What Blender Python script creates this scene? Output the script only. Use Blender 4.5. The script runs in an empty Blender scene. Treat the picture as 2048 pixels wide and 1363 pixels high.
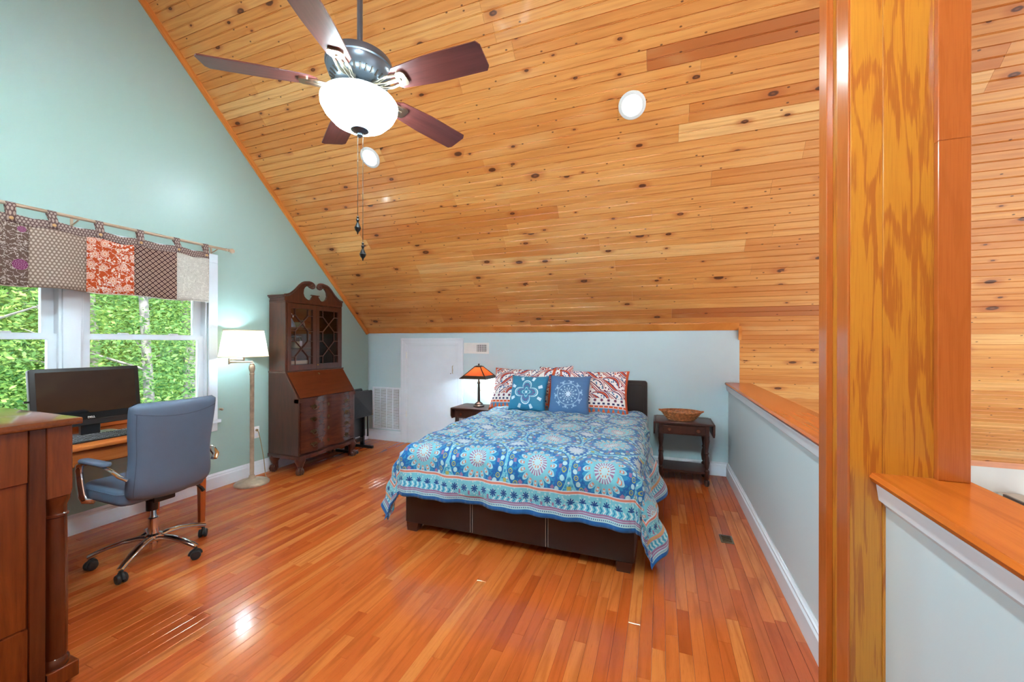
import bpy, bmesh, math, random
from mathutils import Vector, Matrix
random.seed(7)
scene = bpy.context.scene
COL = scene.collection
PI = math.pi
R_ = math.radians

# ------------------------------------------------------------------ measured layout (metres, camera stands over the origin)
XL = -4.009        # left gable wall
YK = 4.703         # knee wall
XH = 0.633         # half wall, near edge of cap
ZK = 1.5326        # underside of the ceiling at the knee wall (45 degree roof)
ZC = 0.985         # half wall cap top
YRIDGE = 1.563
YEAVE = 6.21
XFAR = 6.2
ZLOW = -2.7
def zceil(y): return ZK + YK - y

# ------------------------------------------------------------------ camera
cam_d = bpy.data.cameras.new('camera'); cam = bpy.data.objects.new('camera', cam_d); COL.objects.link(cam)
cam.location = (0, 0, 1.4); cam.rotation_euler = (R_(90), R_(-0.07), 0.3587)
cam_d.sensor_width = 36; cam_d.lens = 36 * 795.5 / 2048; cam_d.shift_y = 3.15 / 2048
cam_d.clip_start = 0.05; cam_d.clip_end = 300
scene.camera = cam

# ------------------------------------------------------------------ world, sun, exposure
world = bpy.data.worlds.new('world'); scene.world = world; world.use_nodes = True
bg = world.node_tree.nodes['Background']; bg.inputs[0].default_value = (0.80, 0.90, 1.0, 1); bg.inputs[1].default_value = 2.6
sun_d = bpy.data.lights.new('sun', 'SUN'); sun_d.energy = 7.0; sun_d.angle = R_(3); sun_d.color = (1, 0.96, 0.88)
sun = bpy.data.objects.new('sun', sun_d); COL.objects.link(sun); sun.rotation_euler = Vector((-0.62, 0.25, -0.9)).to_track_quat('-Z', 'Y').to_euler()
vs = scene.view_settings
vs.view_transform = 'Standard'; vs.look = 'None'; vs.gamma = 1.0; vs.use_curve_mapping = False; vs.exposure = 0.98
LAMP = (0.68, 0.92, 1.0)

# ------------------------------------------------------------------ helpers
def lin(r, g, b):
    def f(c):
        c = c / 255.0
        return c / 12.92 if c <= 0.04045 else ((c + 0.055) / 1.055) ** 2.4
    return (f(r), f(g), f(b), 1.0)

class MB:
    """collects simple shapes; build() links them as ONE mesh object"""
    def __init__(s): s.v = []; s.f = []; s.uv = None
    def add(s, vs, fs):
        n = len(s.v); s.v.extend([tuple(p) for p in vs]); s.f.extend([tuple(i + n for i in f) for f in fs]); return s
    def box(s, x0, x1, y0, y1, z0, z1):
        return s.add([(x0,y0,z0),(x1,y0,z0),(x1,y1,z0),(x0,y1,z0),(x0,y0,z1),(x1,y0,z1),(x1,y1,z1),(x0,y1,z1)],
                     [(3,2,1,0),(4,5,6,7),(0,1,5,4),(1,2,6,5),(2,3,7,6),(3,0,4,7)])
    def prism(s, poly, axis, a, b):
        """poly: 2-D outline; axis x -> poly is (y,z), y -> (x,z), z -> (x,y)"""
        def P(p, t):
            return {'x': (t, p[0], p[1]), 'y': (p[0], t, p[1]), 'z': (p[0], p[1], t)}[axis]
        n = len(poly); vs = [P(p, a) for p in poly] + [P(p, b) for p in poly]
        fs = [tuple(range(n - 1, -1, -1)), tuple(range(n, 2 * n))] + [(i, (i + 1) % n, n + (i + 1) % n, n + i) for i in range(n)]
        return s.add(vs, fs)
    def lathe(s, prof, c=(0, 0, 0), n=24, axis='z', rfn=None, cap=True):
        vs = []; fs = []
        for (r, h) in prof:
            for i in range(n):
                a = 2 * PI * i / n; rr = r * (rfn(a, h) if rfn else 1)
                p = (rr * math.cos(a), rr * math.sin(a), h)
                if axis == 'x': p = (p[2], p[0], p[1])
                if axis == 'y': p = (p[1], p[2], p[0])
                vs.append((p[0] + c[0], p[1] + c[1], p[2] + c[2]))
        for j in range(len(prof) - 1):
            for i in range(n):
                k = (i + 1) % n; fs.append((j*n+i, j*n+k, (j+1)*n+k, (j+1)*n+i))
        if cap:
            fs.append(tuple(range(n - 1, -1, -1))); m = (len(prof) - 1) * n; fs.append(tuple(range(m, m + n)))
        return s.add(vs, fs)
    def tube(s, pts, r, n=8, closed=False, sx=1.0, sy=1.0, cap=True):
        pts = [Vector(p) for p in pts]; m = len(pts); vs = []; fs = []
        rs = r if isinstance(r, (list, tuple)) else [r] * m
        up = None
        for j in range(m):
            if closed: t = pts[(j + 1) % m] - pts[j - 1]
            else: t = pts[min(j + 1, m - 1)] - pts[max(j - 1, 0)]
            t = t.normalized() if t.length > 1e-9 else Vector((0, 0, 1))
            if up is None:
                up = Vector((0, 0, 1)) if abs(t.z) < 0.9 else Vector((1, 0, 0))
            up = (up - t * up.dot(t))
            if up.length < 1e-6: up = t.orthogonal()
            up.normalize()
            side = t.cross(up)
            for i in range(n):
                a = 2 * PI * i / n
                vs.append(pts[j] + side * (math.cos(a) * rs[j] * sx) + up * (math.sin(a) * rs[j] * sy))
        for j in range(m if closed else m - 1):
            for i in range(n):
                k = (i + 1) % n; j2 = (j + 1) % m
                fs.append((j*n+i, j*n+k, j2*n+k, j2*n+i))
        if cap and not closed:
            fs.append(tuple(range(n - 1, -1, -1))); fs.append(tuple(range((m - 1) * n, m * n)))
        return s.add(vs, fs)
    def grid(s, fn, nu, nv, wrap_u=False):
        vs = []; fs = []
        for j in range(nv + 1):
            for i in range(nu + (0 if wrap_u else 1)):
                vs.append(fn(i / nu, j / nv))
        w = nu if wrap_u else nu + 1
        for j in range(nv):
            for i in range(nu):
                k = (i + 1) % w if wrap_u else i + 1
                fs.append((j*w+i, j*w+k, (j+1)*w+k, (j+1)*w+i))
        return s.add(vs, fs)
    def sphere(s, c, r, n=12, m=8, sz=(1, 1, 1)):
        prof = [(max(1e-4, r * math.sin(PI * j / m)), -r * math.cos(PI * j / m)) for j in range(m + 1)]
        k = len(s.v); s.lathe(prof, (0, 0, 0), n)
        for i in range(k, len(s.v)):
            p = s.v[i]; s.v[i] = (c[0] + p[0]*sz[0], c[1] + p[1]*sz[1], c[2] + p[2]*sz[2])
        return s
    def xf(s, mat, k=0):
        for i in range(k, len(s.v)): s.v[i] = tuple(mat @ Vector(s.v[i]))
        return s
    def build(s, name, mat, parent=None, bevel=0.0, seg=1, smooth=35, solid=0.0, subd=0, kind=None, label=None):
        me = bpy.data.meshes.new(name); me.from_pydata(s.v, [], s.f)
        if s.uv:
            ul = me.uv_layers.new(name='UVMap')
            for lp in me.loops: ul.data[lp.index].uv = s.uv[lp.vertex_index]
        bm = bmesh.new(); bm.from_mesh(me)
        bmesh.ops.recalc_face_normals(bm, faces=bm.faces)
        if bevel > 0:
            es = [e for e in bm.edges if len(e.link_faces) == 2 and e.calc_face_angle(0) > 0.5]
            bmesh.ops.bevel(bm, geom=es, offset=bevel, segments=seg, affect='EDGES', profile=0.5, clamp_overlap=True)
        bm.to_mesh(me); bm.free()
        if smooth:
            me.shade_smooth(); me.set_sharp_from_angle(angle=R_(smooth))
        me.materials.append(mat)
        o = bpy.data.objects.new(name, me); COL.objects.link(o)
        if parent is not None: o.parent = parent
        if solid:
            md = o.modifiers.new('solid', 'SOLIDIFY'); md.thickness = solid; md.offset = 0
        if subd:
            md = o.modifiers.new('sub', 'SUBSURF'); md.levels = subd; md.render_levels = subd
        if kind: o['kind'] = kind
        if label: o['label'] = label
        return o

def tag(o, label, cat, group=None):
    o['label'] = label; o['category'] = cat
    if group: o['group'] = group
    return o
def thing(name, label, cat, loc=(0, 0, 0), rz=0.0, group=None):
    o = bpy.data.objects.new(name, None); COL.objects.link(o); o.location = loc; o.rotation_euler = (0, 0, rz)
    o.empty_display_size = 0.1
    return tag(o, label, cat, group)
def struct(o):
    o['kind'] = 'structure'; return o
def copy_tree(o, parent=None):
    c = o.copy(); COL.objects.link(c); c.parent = parent
    for ch in list(o.children): copy_tree(ch, c)
    return c
def bx(x0, x1, y0, y1, z0, z1): return MB().box(x0, x1, y0, y1, z0, z1)
def arc(n, a0, a1): return [a0 + (a1 - a0) * i / n for i in range(n + 1)]
def rrect(w, h, r, n=4):
    """rounded rectangle outline centred on 0"""
    o = []
    for cx, cy, a in ((w/2-r, h/2-r, 0), (-w/2+r, h/2-r, 90), (-w/2+r, -h/2+r, 180), (w/2-r, -h/2+r, 270)):
        for k in range(n + 1):
            t = R_(a + 90 * k / n); o.append((cx + r * math.cos(t), cy + r * math.sin(t)))
    return o

# ------------------------------------------------------------------ node expressions
class S:
    """a socket or number with arithmetic"""
    def __init__(s, T, k): s.T = T; s.k = k
    def _m(s, op, *o, clamp=False):
        n = s.T.nt.nodes.new('ShaderNodeMath'); n.operation = op; n.use_clamp = clamp
        for i, q in enumerate((s,) + o):
            q = q.k if isinstance(q, S) else q
            if isinstance(q, (int, float)): n.inputs[i].default_value = q
            else: s.T.nt.links.new(q, n.inputs[i])
        return S(s.T, n.outputs[0])
    def __add__(s, o): return s._m('ADD', o)
    __radd__ = __add__
    def __sub__(s, o): return s._m('SUBTRACT', o)
    def __rsub__(s, o): return (s * -1) + o
    def __mul__(s, o): return s._m('MULTIPLY', o)
    __rmul__ = __mul__
    def __truediv__(s, o): return s._m('DIVIDE', o)
    def lt(s, o): return s._m('LESS_THAN', o)
    def gt(s, o): return s._m('GREATER_THAN', o)
    def fract(s): return s._m('FRACT')
    def floor(s): return s._m('FLOOR')
    def abs(s): return s._m('ABSOLUTE')
    def sqrt(s): return s._m('SQRT')
    def sin(s): return s._m('SINE')
    def cos(s): return s._m('COSINE')
    def pow(s, e): return s._m('POWER', e)
    def atan2(s, o): return s._m('ARCTAN2', o)
    def min(s, o): return s._m('MINIMUM', o)
    def max(s, o): return s._m('MAXIMUM', o)
    def clamp(s): return s._m('ADD', 0.0, clamp=True)
    def smooth(s, a, b):
        n = s.T.nt.nodes.new('ShaderNodeMapRange'); n.interpolation_type = 'SMOOTHSTEP'
        s.T.nt.links.new(s.k, n.inputs[0]); n.inputs[1].default_value = a; n.inputs[2].default_value = b
        return S(s.T, n.outputs[0])
    def near(s, c, w): return (s - c).abs().lt(w)

class T:
    def __init__(s, name, rough=0.5, metal=0.0, coat=0.0, spec=0.5):
        s.m = bpy.data.materials.new(name); s.m.use_nodes = True; s.nt = s.m.node_tree
        s.p = s.nt.nodes['Principled BSDF']; s.out = s.nt.nodes['Material Output']
        s.p.inputs['Roughness'].default_value = rough; s.p.inputs['Metallic'].default_value = metal
        s.p.inputs['Coat Weight'].default_value = coat; s.p.inputs['Coat Roughness'].default_value = 0.1
        s.p.inputs['Specular IOR Level'].default_value = spec
    def node(s, t, **kw):
        n = s.nt.nodes.new(t)
        for k, v in kw.items(): setattr(n, k, v)
        return n
    def link(s, a, b): s.nt.links.new(a.k if isinstance(a, S) else a, b)
    def coords(s, kind='Object'):
        n = s.node('ShaderNodeTexCoord'); q = s.node('ShaderNodeSeparateXYZ'); s.link(n.outputs[kind], q.inputs[0])
        return S(s, q.outputs[0]), S(s, q.outputs[1]), S(s, q.outputs[2])
    def vec(s, x, y, z):
        n = s.node('ShaderNodeCombineXYZ')
        for i, q in enumerate((x, y, z)):
            if isinstance(q, S): s.link(q, n.inputs[i])
            else: n.inputs[i].default_value = q
        return n.outputs[0]
    def noise(s, v, scale=1.0, detail=3, rough=0.55, dist=0.0):
        n = s.node('ShaderNodeTexNoise'); s.link(v, n.inputs['Vector'])
        n.inputs['Scale'].default_value = scale; n.inputs['Detail'].default_value = detail
        n.inputs['Roughness'].default_value = rough; n.inputs['Distortion'].default_value = dist
        return S(s, n.outputs[0])
    def voro(s, v, scale=1.0, rnd=1.0):
        n = s.node('ShaderNodeTexVoronoi', voronoi_dimensions='2D'); s.link(v, n.inputs['Vector']); n.inputs['Scale'].default_value = scale
        n.inputs['Randomness'].default_value = rnd
        q = s.node('ShaderNodeSeparateColor'); s.link(n.outputs['Color'], q.inputs[0])
        return S(s, n.outputs['Distance']), S(s, q.outputs[0]), S(s, q.outputs[1])
    def attr(s, name):
        n = s.node('ShaderNodeAttribute'); n.attribute_name = name; return S(s, n.outputs['Fac'])
    def objrand(s):
        n = s.node('ShaderNodeObjectInfo'); return S(s, n.outputs['Random'])
    def ramp(s, f, stops, interp='LINEAR'):
        n = s.node('ShaderNodeValToRGB'); n.color_ramp.interpolation = interp
        e = n.color_ramp.elements
        while len(e) < len(stops): e.new(0.5)
        for i, (p, c) in enumerate(stops): e[i].position = p; e[i].color = c
        s.link(f, n.inputs[0]); return n.outputs[0]
    def mix(s, f, a, b, mode='MIX'):
        n = s.node('ShaderNodeMix', data_type='RGBA', blend_type=mode)
        for q, i in ((f, 0), (a, 6), (b, 7)):
            if isinstance(q, (tuple, int, float)): n.inputs[i].default_value = q
            else: s.link(q, n.inputs[i])
        return n.outputs[2]
    def col(s, c):
        if isinstance(c, tuple): s.p.inputs['Base Color'].default_value = c
        else: s.link(c, s.p.inputs['Base Color'])
        return s
    def bump(s, h, strength=0.3, dist=0.002):
        n = s.node('ShaderNodeBump'); n.inputs['Strength'].default_value = strength; n.inputs['Distance'].default_value = dist
        s.link(h, n.inputs['Height']); s.link(n.outputs[0], s.p.inputs['Normal']); return s

def plain(name, c, rough=0.5, metal=0.0, coat=0.0, var=0.04, scale=6.0, bump=0.0, bscale=60):
    """colour with a little procedural unevenness"""
    t = T(name, rough, metal, coat); x, y, z = t.coords(); v = t.vec(x, y, z)
    n = t.noise(v, scale, 3)
    d = tuple(max(0, k * (1 - var * 2)) for k in c[:3]) + (1,); e = tuple(min(1, k * (1 + var * 2)) for k in c[:3]) + (1,)
    t.col(t.ramp(n, [(0.3, d), (0.7, e)]))
    if bump: t.bump(t.noise(v, bscale, 4), bump, 0.002)
    return t.m
def wood(name, dark, light, axis='z', rough=0.3, coat=0.3, scale=1.0, mottle=0.5, fig=0.0):
    t = T(name, rough, 0, coat); x, y, z = t.coords(); r = t.objrand() * 37.0
    a = {'x': (x * 1.2, y * 14, z * 14), 'y': (x * 14, y * 1.2, z * 14), 'z': (x * 14, y * 14, z * 1.2)}[axis]
    a = [q * scale for q in a]
    v = t.vec(a[0] + r, a[1], a[2] + r)
    g = t.noise(v, 1.6, 5, 0.65, 0.6)
    fine = t.noise(t.vec(a[0] * 6, a[1] * 6, a[2] * 6), 1.0, 2)
    blot = t.noise(t.vec(x + r, y, z), 3.0, 3)
    f = g * 0.6 + fine * 0.2 + blot * (0.35 * mottle * 1.2) - 0.03
    t.col(t.ramp(f, [(0.28, dark), (0.72, light)]))
    t.bump(fine, 0.08, 0.001)
    return t.m
# ------------------------------------------------------------------ materials
def mat_floor():
    t = T('oak_floor', 0.16, 0, 0.35); x, y, z = t.coords(); r = t.attr('rnd'); r2 = (r * 91.7).fract()
    base = t.ramp(r, [(0.0, lin(164, 68, 28)), (0.12, lin(186, 84, 36)), (0.35, lin(190, 90, 38)), (0.55, lin(197, 98, 43)),
                      (0.8, lin(205, 112, 52)), (1.0, lin(209, 124, 62))])
    g = t.noise(t.vec(x * 60 + r * 300, y * 2.2 + r * 77, 0), 1.0, 4, 0.6, 0.8)
    rings = t.noise(t.vec(x * 14 + r * 55, y * 1.1 + r2 * 40, r * 20), 1.0, 1, 0.4, 0.0)
    cat = ((rings * 26.0).sin() * 0.5 + 0.5).pow(3.0)
    pores = t.noise(t.vec(x * 420, y * 16, r * 9), 1.0, 2).smooth(0.55, 0.75)
    c = t.mix((g - 0.5).abs() * 0.9 + 0.04, base, lin(150, 66, 26))
    c = t.mix(cat * 0.38, c, lin(140, 60, 22))
    c = t.mix(pores * 0.30, c, lin(120, 50, 18))
    t.col(c); t.bump(g, 0.03, 0.001)
    return t.m
def mat_pine():
    t = T('knotty_pine', 0.42, 0, 0.08); x, y, z = t.coords(); r = t.attr('rnd'); r2 = (r * 57.3).fract()
    q = (z - y) * 0.7071
    base = t.ramp(r, [(0.0, lin(180, 104, 52)), (0.06, lin(206, 126, 58)), (0.5, lin(223, 152, 80)), (0.85, lin(233, 170, 98)), (1.0, lin(240, 188, 120))])
    warp = t.noise(t.vec(x * 2.0 + r * 60, q * 7, 0), 1.0, 2) * 0.35
    g = t.noise(t.vec(x * 1.3 + r * 130, q * 55 + warp * 12, r * 8), 1.0, 4, 0.6, 0.3)
    ring = (t.noise(t.vec(x * 0.7 + r2 * 50, q * 16 + r * 31, 3), 1.0, 1) * 24.0).sin() * 0.5 + 0.5
    blot = t.noise(t.vec(x * 1.6 + r * 19, q * 5, r * 40), 1.0, 2).smooth(0.5, 0.8)
    c = t.mix(g.smooth(0.35, 0.8) * 0.45, base, lin(186, 104, 42))
    c = t.mix(ring.pow(4.0) * 0.25, c, lin(180, 98, 40))
    c = t.mix(blot * 0.35, c, lin(243, 192, 128))
    # knots: sparse cells, elongated a little along the board
    jit = t.noise(t.vec(x * 40, q * 40, 0), 1.0, 2) * 0.12
    d, k1, k2 = t.voro(t.vec(x * 3.0 + r * 70, q * 6.0, 0), 1.0)
    size = k1 * k1 * 0.13 + 0.05
    kn = (d + jit * 0.25 - 0.015)
    halo = (1.0 - (kn / size).smooth(0.7, 2.4)) * k2.gt(0.55)
    core = (1.0 - (kn / size).smooth(0.55, 0.85)) * k2.gt(0.55)
    eye = (1.0 - (kn / size).smooth(0.1, 0.4)) * k2.gt(0.7)
    c = t.mix(halo * 0.55, c, lin(176, 88, 36))
    c = t.mix(core * 0.92, c, lin(78, 36, 16))
    c = t.mix(eye * 0.6, c, lin(150, 84, 44))
    d2, k3, k4 = t.voro(t.vec(x * 7.5 + r * 30, q * 13, 0), 1.0)
    pin = (1.0 - d2.smooth(0.05, 0.08)) * k3.gt(0.82)
    c = t.mix(pin * 0.85, c, lin(80, 38, 18))
    t.col(c); t.bump(g, 0.05, 0.001)
    return t.m
def mat_oak_ply(name, yellow=True, fig=1.0):
    """bold cathedral figure, grain upright"""
    t = T(name, 0.32, 0, 0.35); x, y, z = t.coords(); r = t.objrand() * 23
    h = x + y
    w = t.noise(t.vec(x * 15 + r, y * 15, z * 1.5 + r), 1.0, 2, 0.5, 0.5)
    band = ((w * 30.0).sin() * 0.5 + 0.5)
    jag = t.noise(t.vec(x * 150, y * 150, z * 5), 1.0, 3) * 0.5 + t.noise(t.vec(x * 420, y * 420, z * 14), 1.0, 2) * 0.5
    m = (band + (jag - 0.5) * 2.2).smooth(0.55, 1.0)
    fine = t.noise(t.vec(x * 260, y * 260, z * 7), 1.0, 2)
    a, b = (lin(208, 136, 44), lin(176, 98, 32)) if yellow else (lin(192, 102, 44), lin(164, 78, 34))
    c = t.mix(fine.smooth(0.4, 0.8) * 0.35, a, b)
    c = t.mix(m * 0.75 * fig, c, lin(168, 84, 30))
    t.col(c); t.bump(fine, 0.06, 0.001)
    return t.m
def mat_wall(name, c):
    t = T(name, 0.34, 0, 0.0, 0.45); x, y, z = t.coords(); n = t.noise(t.vec(x, y, z), 90, 3); l = t.noise(t.vec(x, y, z), 1.2, 2)
    d = tuple(k * 0.97 for k in c[:3]) + (1,)
    t.col(t.mix(l, d, c)); t.bump(n, 0.06, 0.0015)
    return t.m

M = {}
M['floor'] = mat_floor(); M['pine'] = mat_pine()
M['oakply'] = mat_oak_ply('oak_veneer_gold'); M['oaktrim'] = mat_oak_ply('oak_trim_red', False, 0.35)
M['oaktrim'].node_tree.nodes['Principled BSDF'].inputs['Roughness'].default_value = 0.2
def mat_oak_cap():
    t = T('oak_cap', 0.25, 0, 0.3); x, y, z = t.coords()
    w = t.noise(t.vec(x * 9, y * 0.5, z), 1.0, 2); band = ((w * 34.0).sin() * 0.5 + 0.5).pow(3.0)
    fine = t.noise(t.vec(x * 300, y * 8, z * 300), 1.0, 2)
    c = t.mix(fine.smooth(0.4, 0.8) * 0.3, lin(206, 106, 36), lin(170, 78, 26)); c = t.mix(band * 0.35, c, lin(158, 70, 24))
    t.col(c); return t.m
M['cap'] = mat_oak_cap()
def mat_pine_trim():
    t = T('pine_trim', 0.3, 0, 0.2); x, y, z = t.coords()
    g = t.noise(t.vec(x * 3, y * 3 , z * 26 + y * 26), 1.0, 4, 0.6, 0.5)
    t.col(t.ramp(g, [(0.3, lin(206, 118, 46)), (0.7, lin(228, 150, 74))])); return t.m
M['ptrim'] = mat_pine_trim()
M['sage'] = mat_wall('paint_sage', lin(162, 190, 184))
M['blue'] = mat_wall('paint_sage_lit', lin(198, 221, 229))  # same paint as the gable wall, its brighter light put into the colour
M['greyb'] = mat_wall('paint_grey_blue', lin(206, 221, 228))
M['gwhite'] = mat_wall('paint_offwhite', lin(222, 226, 222))
M['white'] = plain('white_gloss_paint', lin(232, 238, 248), 0.22, var=0.01)
M['vinyl'] = plain('white_vinyl', lin(226, 236, 246), 0.3, var=0.01)
M['offw'] = plain('white_plastic', lin(232, 232, 230), 0.35, var=0.01)
def glass(name, rough=0.0, tint=(1, 1, 1, 1)):
    """thin clear pane: mostly see-through with a mirror sheen"""
    t = T(name); nt = t.nt
    tr = t.node('ShaderNodeBsdfTransparent'); tr.inputs[0].default_value = tint
    gl = t.node('ShaderNodeBsdfGlossy'); gl.inputs['Roughness'].default_value = rough
    fr = t.node('ShaderNodeFresnel'); fr.inputs[0].default_value = 1.45
    mx = t.node('ShaderNodeMixShader'); t.link(fr.outputs[0], mx.inputs[0]); t.link(tr.outputs[0], mx.inputs[1]); t.link(gl.outputs[0], mx.inputs[2])
    t.link(mx.outputs[0], t.out.inputs[0]); return t.m
M['pane'] = glass('window_glass')
M['cabglass'] = glass('cabinet_glass', 0.02, (0.93, 0.94, 0.96, 1))
M['mahog'] = wood('mahogany_dark', lin(44, 18, 11), lin(88, 42, 27), 'z', 0.28, 0.3)
M['mahogx'] = wood('mahogany_dark_level', lin(50, 22, 15), lin(100, 50, 34), 'y', 0.25, 0.3)
M['lidw'] = wood('mahogany_lid', lin(74, 27, 11), lin(98, 38, 19), 'y', 0.24, 0.35)
M['chest'] = wood('chest_walnut', lin(80, 30, 9), lin(142, 64, 22), 'z', 0.26, 0.3, 0.8)
M['chestd'] = wood('chest_walnut_dark', lin(58, 22, 8), lin(100, 42, 17), 'z', 0.26, 0.3, 0.8)
M['chesttop'] = wood('chest_top_walnut', lin(88, 40, 18), lin(128, 66, 32), 'x', 0.16, 0.5)
M['desk'] = wood('cherry_desk', lin(176, 88, 36), lin(216, 128, 64), 'y', 0.25, 0.3)
M['deskleg'] = wood('cherry_leg', lin(150, 66, 22), lin(196, 100, 44), 'z', 0.28, 0.3)
M['ns'] = wood('nightstand_brown', lin(44, 22, 17), lin(78, 44, 34), 'x', 0.3, 0.25)
M['nsknob'] = wood('nightstand_knob_glint', lin(84, 48, 36), lin(122, 78, 60), 'y', 0.15, 0.4)  # lighter than the stand, the knobs' highlight put into the colour
M['nsleg'] = wood('nightstand_leg', lin(40, 20, 15), lin(72, 38, 28), 'z', 0.3, 0.25)
M['blade'] = wood('rosewood_blade', lin(78, 36, 34), lin(126, 68, 62), 'x', 0.35, 0.2)
M['black'] = plain('black_paint', lin(24, 24, 27), 0.3)
M['blackp'] = plain('black_plastic', lin(14, 14, 15), 0.35)
M['rubber'] = plain('black_rubber', lin(22, 22, 24), 0.55)
def mat_screen():
    t = T('dark_screen', 0.06, 0, 0.0, 0.6); x, y, z = t.coords()
    t.col(t.mix(t.noise(t.vec(x, y, z), 5), lin(16, 14, 14), lin(20, 18, 18))); return t.m
M['screen'] = mat_screen()
M['chrome'] = plain('chrome', lin(225, 225, 228), 0.08, 1.0, var=0.01)
M['nickel'] = plain('brushed_nickel', lin(196, 180, 158), 0.28, 1.0, var=0.02)
M['rod'] = plain('champagne_rod', lin(196, 172, 148), 0.3, 0.6, var=0.03)
M['brass'] = plain('old_brass', lin(176, 140, 70), 0.3, 1.0, var=0.06)
M['dbrass'] = plain('dark_brass', lin(92, 72, 44), 0.4, 0.9, var=0.1)
M['bronze'] = plain('dark_bronze', lin(70, 62, 56), 0.4, 0.7, var=0.08)
M['pewter'] = plain('pewter_fan', lin(104, 110, 118), 0.33, 0.75, var=0.06)
M['antique'] = plain('antique_cream_metal', lin(178, 158, 136), 0.45, 0.25, var=0.10, scale=18)
M['register'] = plain('bronze_register', lin(120, 110, 92), 0.35, 0.8, var=0.06)
M['leather'] = plain('brown_black_leather', lin(30, 20, 19), 0.38, var=0.06, bump=0.25, bscale=220)
M['thread'] = plain('white_thread', lin(200, 196, 190), 0.8)
M['mattress'] = plain('mattress_ticking', lin(220, 214, 204), 0.8)
M['vinylseat'] = plain('blue_grey_vinyl', lin(92, 108, 130), 0.42, var=0.03, bump=0.15, bscale=260)
M['wicker'] = plain('wicker', lin(178, 112, 66), 0.55, var=0.25, scale=40)
M['cord'] = plain('gold_cord', lin(150, 128, 82), 0.5)
M['bark'] = plain('grey_bark', lin(128, 126, 124), 0.9, var=0.2, scale=9, bump=0.6, bscale=14)
M['seam'] = plain('seam_blue_grey', lin(70, 84, 104), 0.6)  # darker blue-grey for the backrest seams
def emit(name, c, st):
    t = T(name); e = t.node('ShaderNodeEmission'); e.inputs[0].default_value = c + (1,); e.inputs[1].default_value = st
    x, y, z = t.coords(); n = t.noise(t.vec(x, y, z), 9, 2)
    t.link(n * (0.1 * st) + 0.95 * st, e.inputs[1]); t.link(e.outputs[0], t.out.inputs[0]); return t.m
def shade(name, c, trans=0.7, weave=True):
    t = T(name, 0.8); x, y, z = t.coords()
    n = t.noise(t.vec(x * 60, y * 60, z * 300), 1.0, 2) * 0.5 + t.noise(t.vec(x * 300, y * 300, z * 40), 1.0, 2) * 0.5
    col = t.mix(n, tuple(k * 0.86 for k in c[:3]) + (1,), c)
    df = t.node('ShaderNodeBsdfDiffuse'); tl = t.node('ShaderNodeBsdfTranslucent'); mx = t.node('ShaderNodeMixShader')
    t.link(col, df.inputs[0]); t.link(col, tl.inputs[0]); mx.inputs[0].default_value = trans
    t.link(df.outputs[0], mx.inputs[1]); t.link(tl.outputs[0], mx.inputs[2]); t.link(mx.outputs[0], t.out.inputs[0]); return t.m
M['shade'] = shade('linen_shade', lin(250, 228, 192), 0.6)
M['mica'] = shade('mica_shade', lin(236, 142, 92), 0.6)
def leafmat(name, c1, c2):
    t = T(name, 0.6); r = t.attr('rnd'); col = t.mix(r, c1, c2)
    df = t.node('ShaderNodeBsdfDiffuse'); tl = t.node('ShaderNodeBsdfTranslucent'); mx = t.node('ShaderNodeMixShader'); mx.inputs[0].default_value = 0.35
    t.link(col, df.inputs[0]); t.link(col, tl.inputs[0]); t.link(df.outputs[0], mx.inputs[1]); t.link(tl.outputs[0], mx.inputs[2]); t.link(mx.outputs[0], t.out.inputs[0]); return t.m
M['leafA'] = leafmat('spring_leaves', lin(66, 118, 58), lin(174, 206, 114))
M['leafB'] = leafmat('deep_leaves', lin(50, 94, 54), lin(134, 174, 102))
# ------------------------------------------------------------------ room shell
C45, SQ2 = YEAVE + zceil(YEAVE), math.sqrt(2)
def cam_px(p):
    """where a point falls in the 2048x1363 photograph (only used to rank pieces by how large they show)"""
    c, s = math.cos(0.3587), math.sin(0.3587); r = c*p[0] + s*p[1]; d = -s*p[0] + c*p[1]
    if d < 0.2: return None
    return (1024 + 795.5*r/d, 684.6 - 795.5*(p[2]-1.4)/d, d)
def set_rnd(me, vals):
    a = me.attributes.new('rnd', 'FLOAT', 'POINT')
    for i, v in enumerate(vals): a.data[i].value = v
def raw_obj(name, vs, fs, mat, parent, rnd, smooth=False):
    me = bpy.data.meshes.new(name); me.from_pydata(vs, [], fs); set_rnd(me, rnd); me.materials.append(mat)
    o = bpy.data.objects.new(name, me); COL.objects.link(o); o.parent = parent
    return o

# floor: sub-floor slab, oak strips on top
floor = struct(bx(XL - 0.1, XH + 0.22, -1.7, YK + 0.05, -0.10, -0.012).build('floor', M['bark'], smooth=0))
floor['label'] = 'glossy orange oak strip floor'
rf = random.Random(3)
def strip(x0, x1, y0, y1):
    g, b = 0.0004, 0.0011
    x0 += g; x1 -= g; y0 += g; y1 -= g
    z = 0.0; vs = [(x0,y0,-0.012),(x1,y0,-0.012),(x1,y1,-0.012),(x0,y1,-0.012),(x0,y0,z-b),(x1,y0,z-b),(x1,y1,z-b),(x0,y1,z-b),
              (x0+b,y0+b,z),(x1-b,y0+b,z),(x1-b,y1-b,z),(x0+b,y1-b,z)]
    fs = [(0,1,5,4),(1,2,6,5),(2,3,7,6),(3,0,4,7),(4,5,9,8),(5,6,10,9),(6,7,11,10),(7,4,8,11),(8,9,10,11)]
    return vs, fs
strips = []
nrow = int(round((XH + 0.02 - XL) / 0.0573)); wrow = (XH + 0.02 - XL) / nrow
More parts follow.
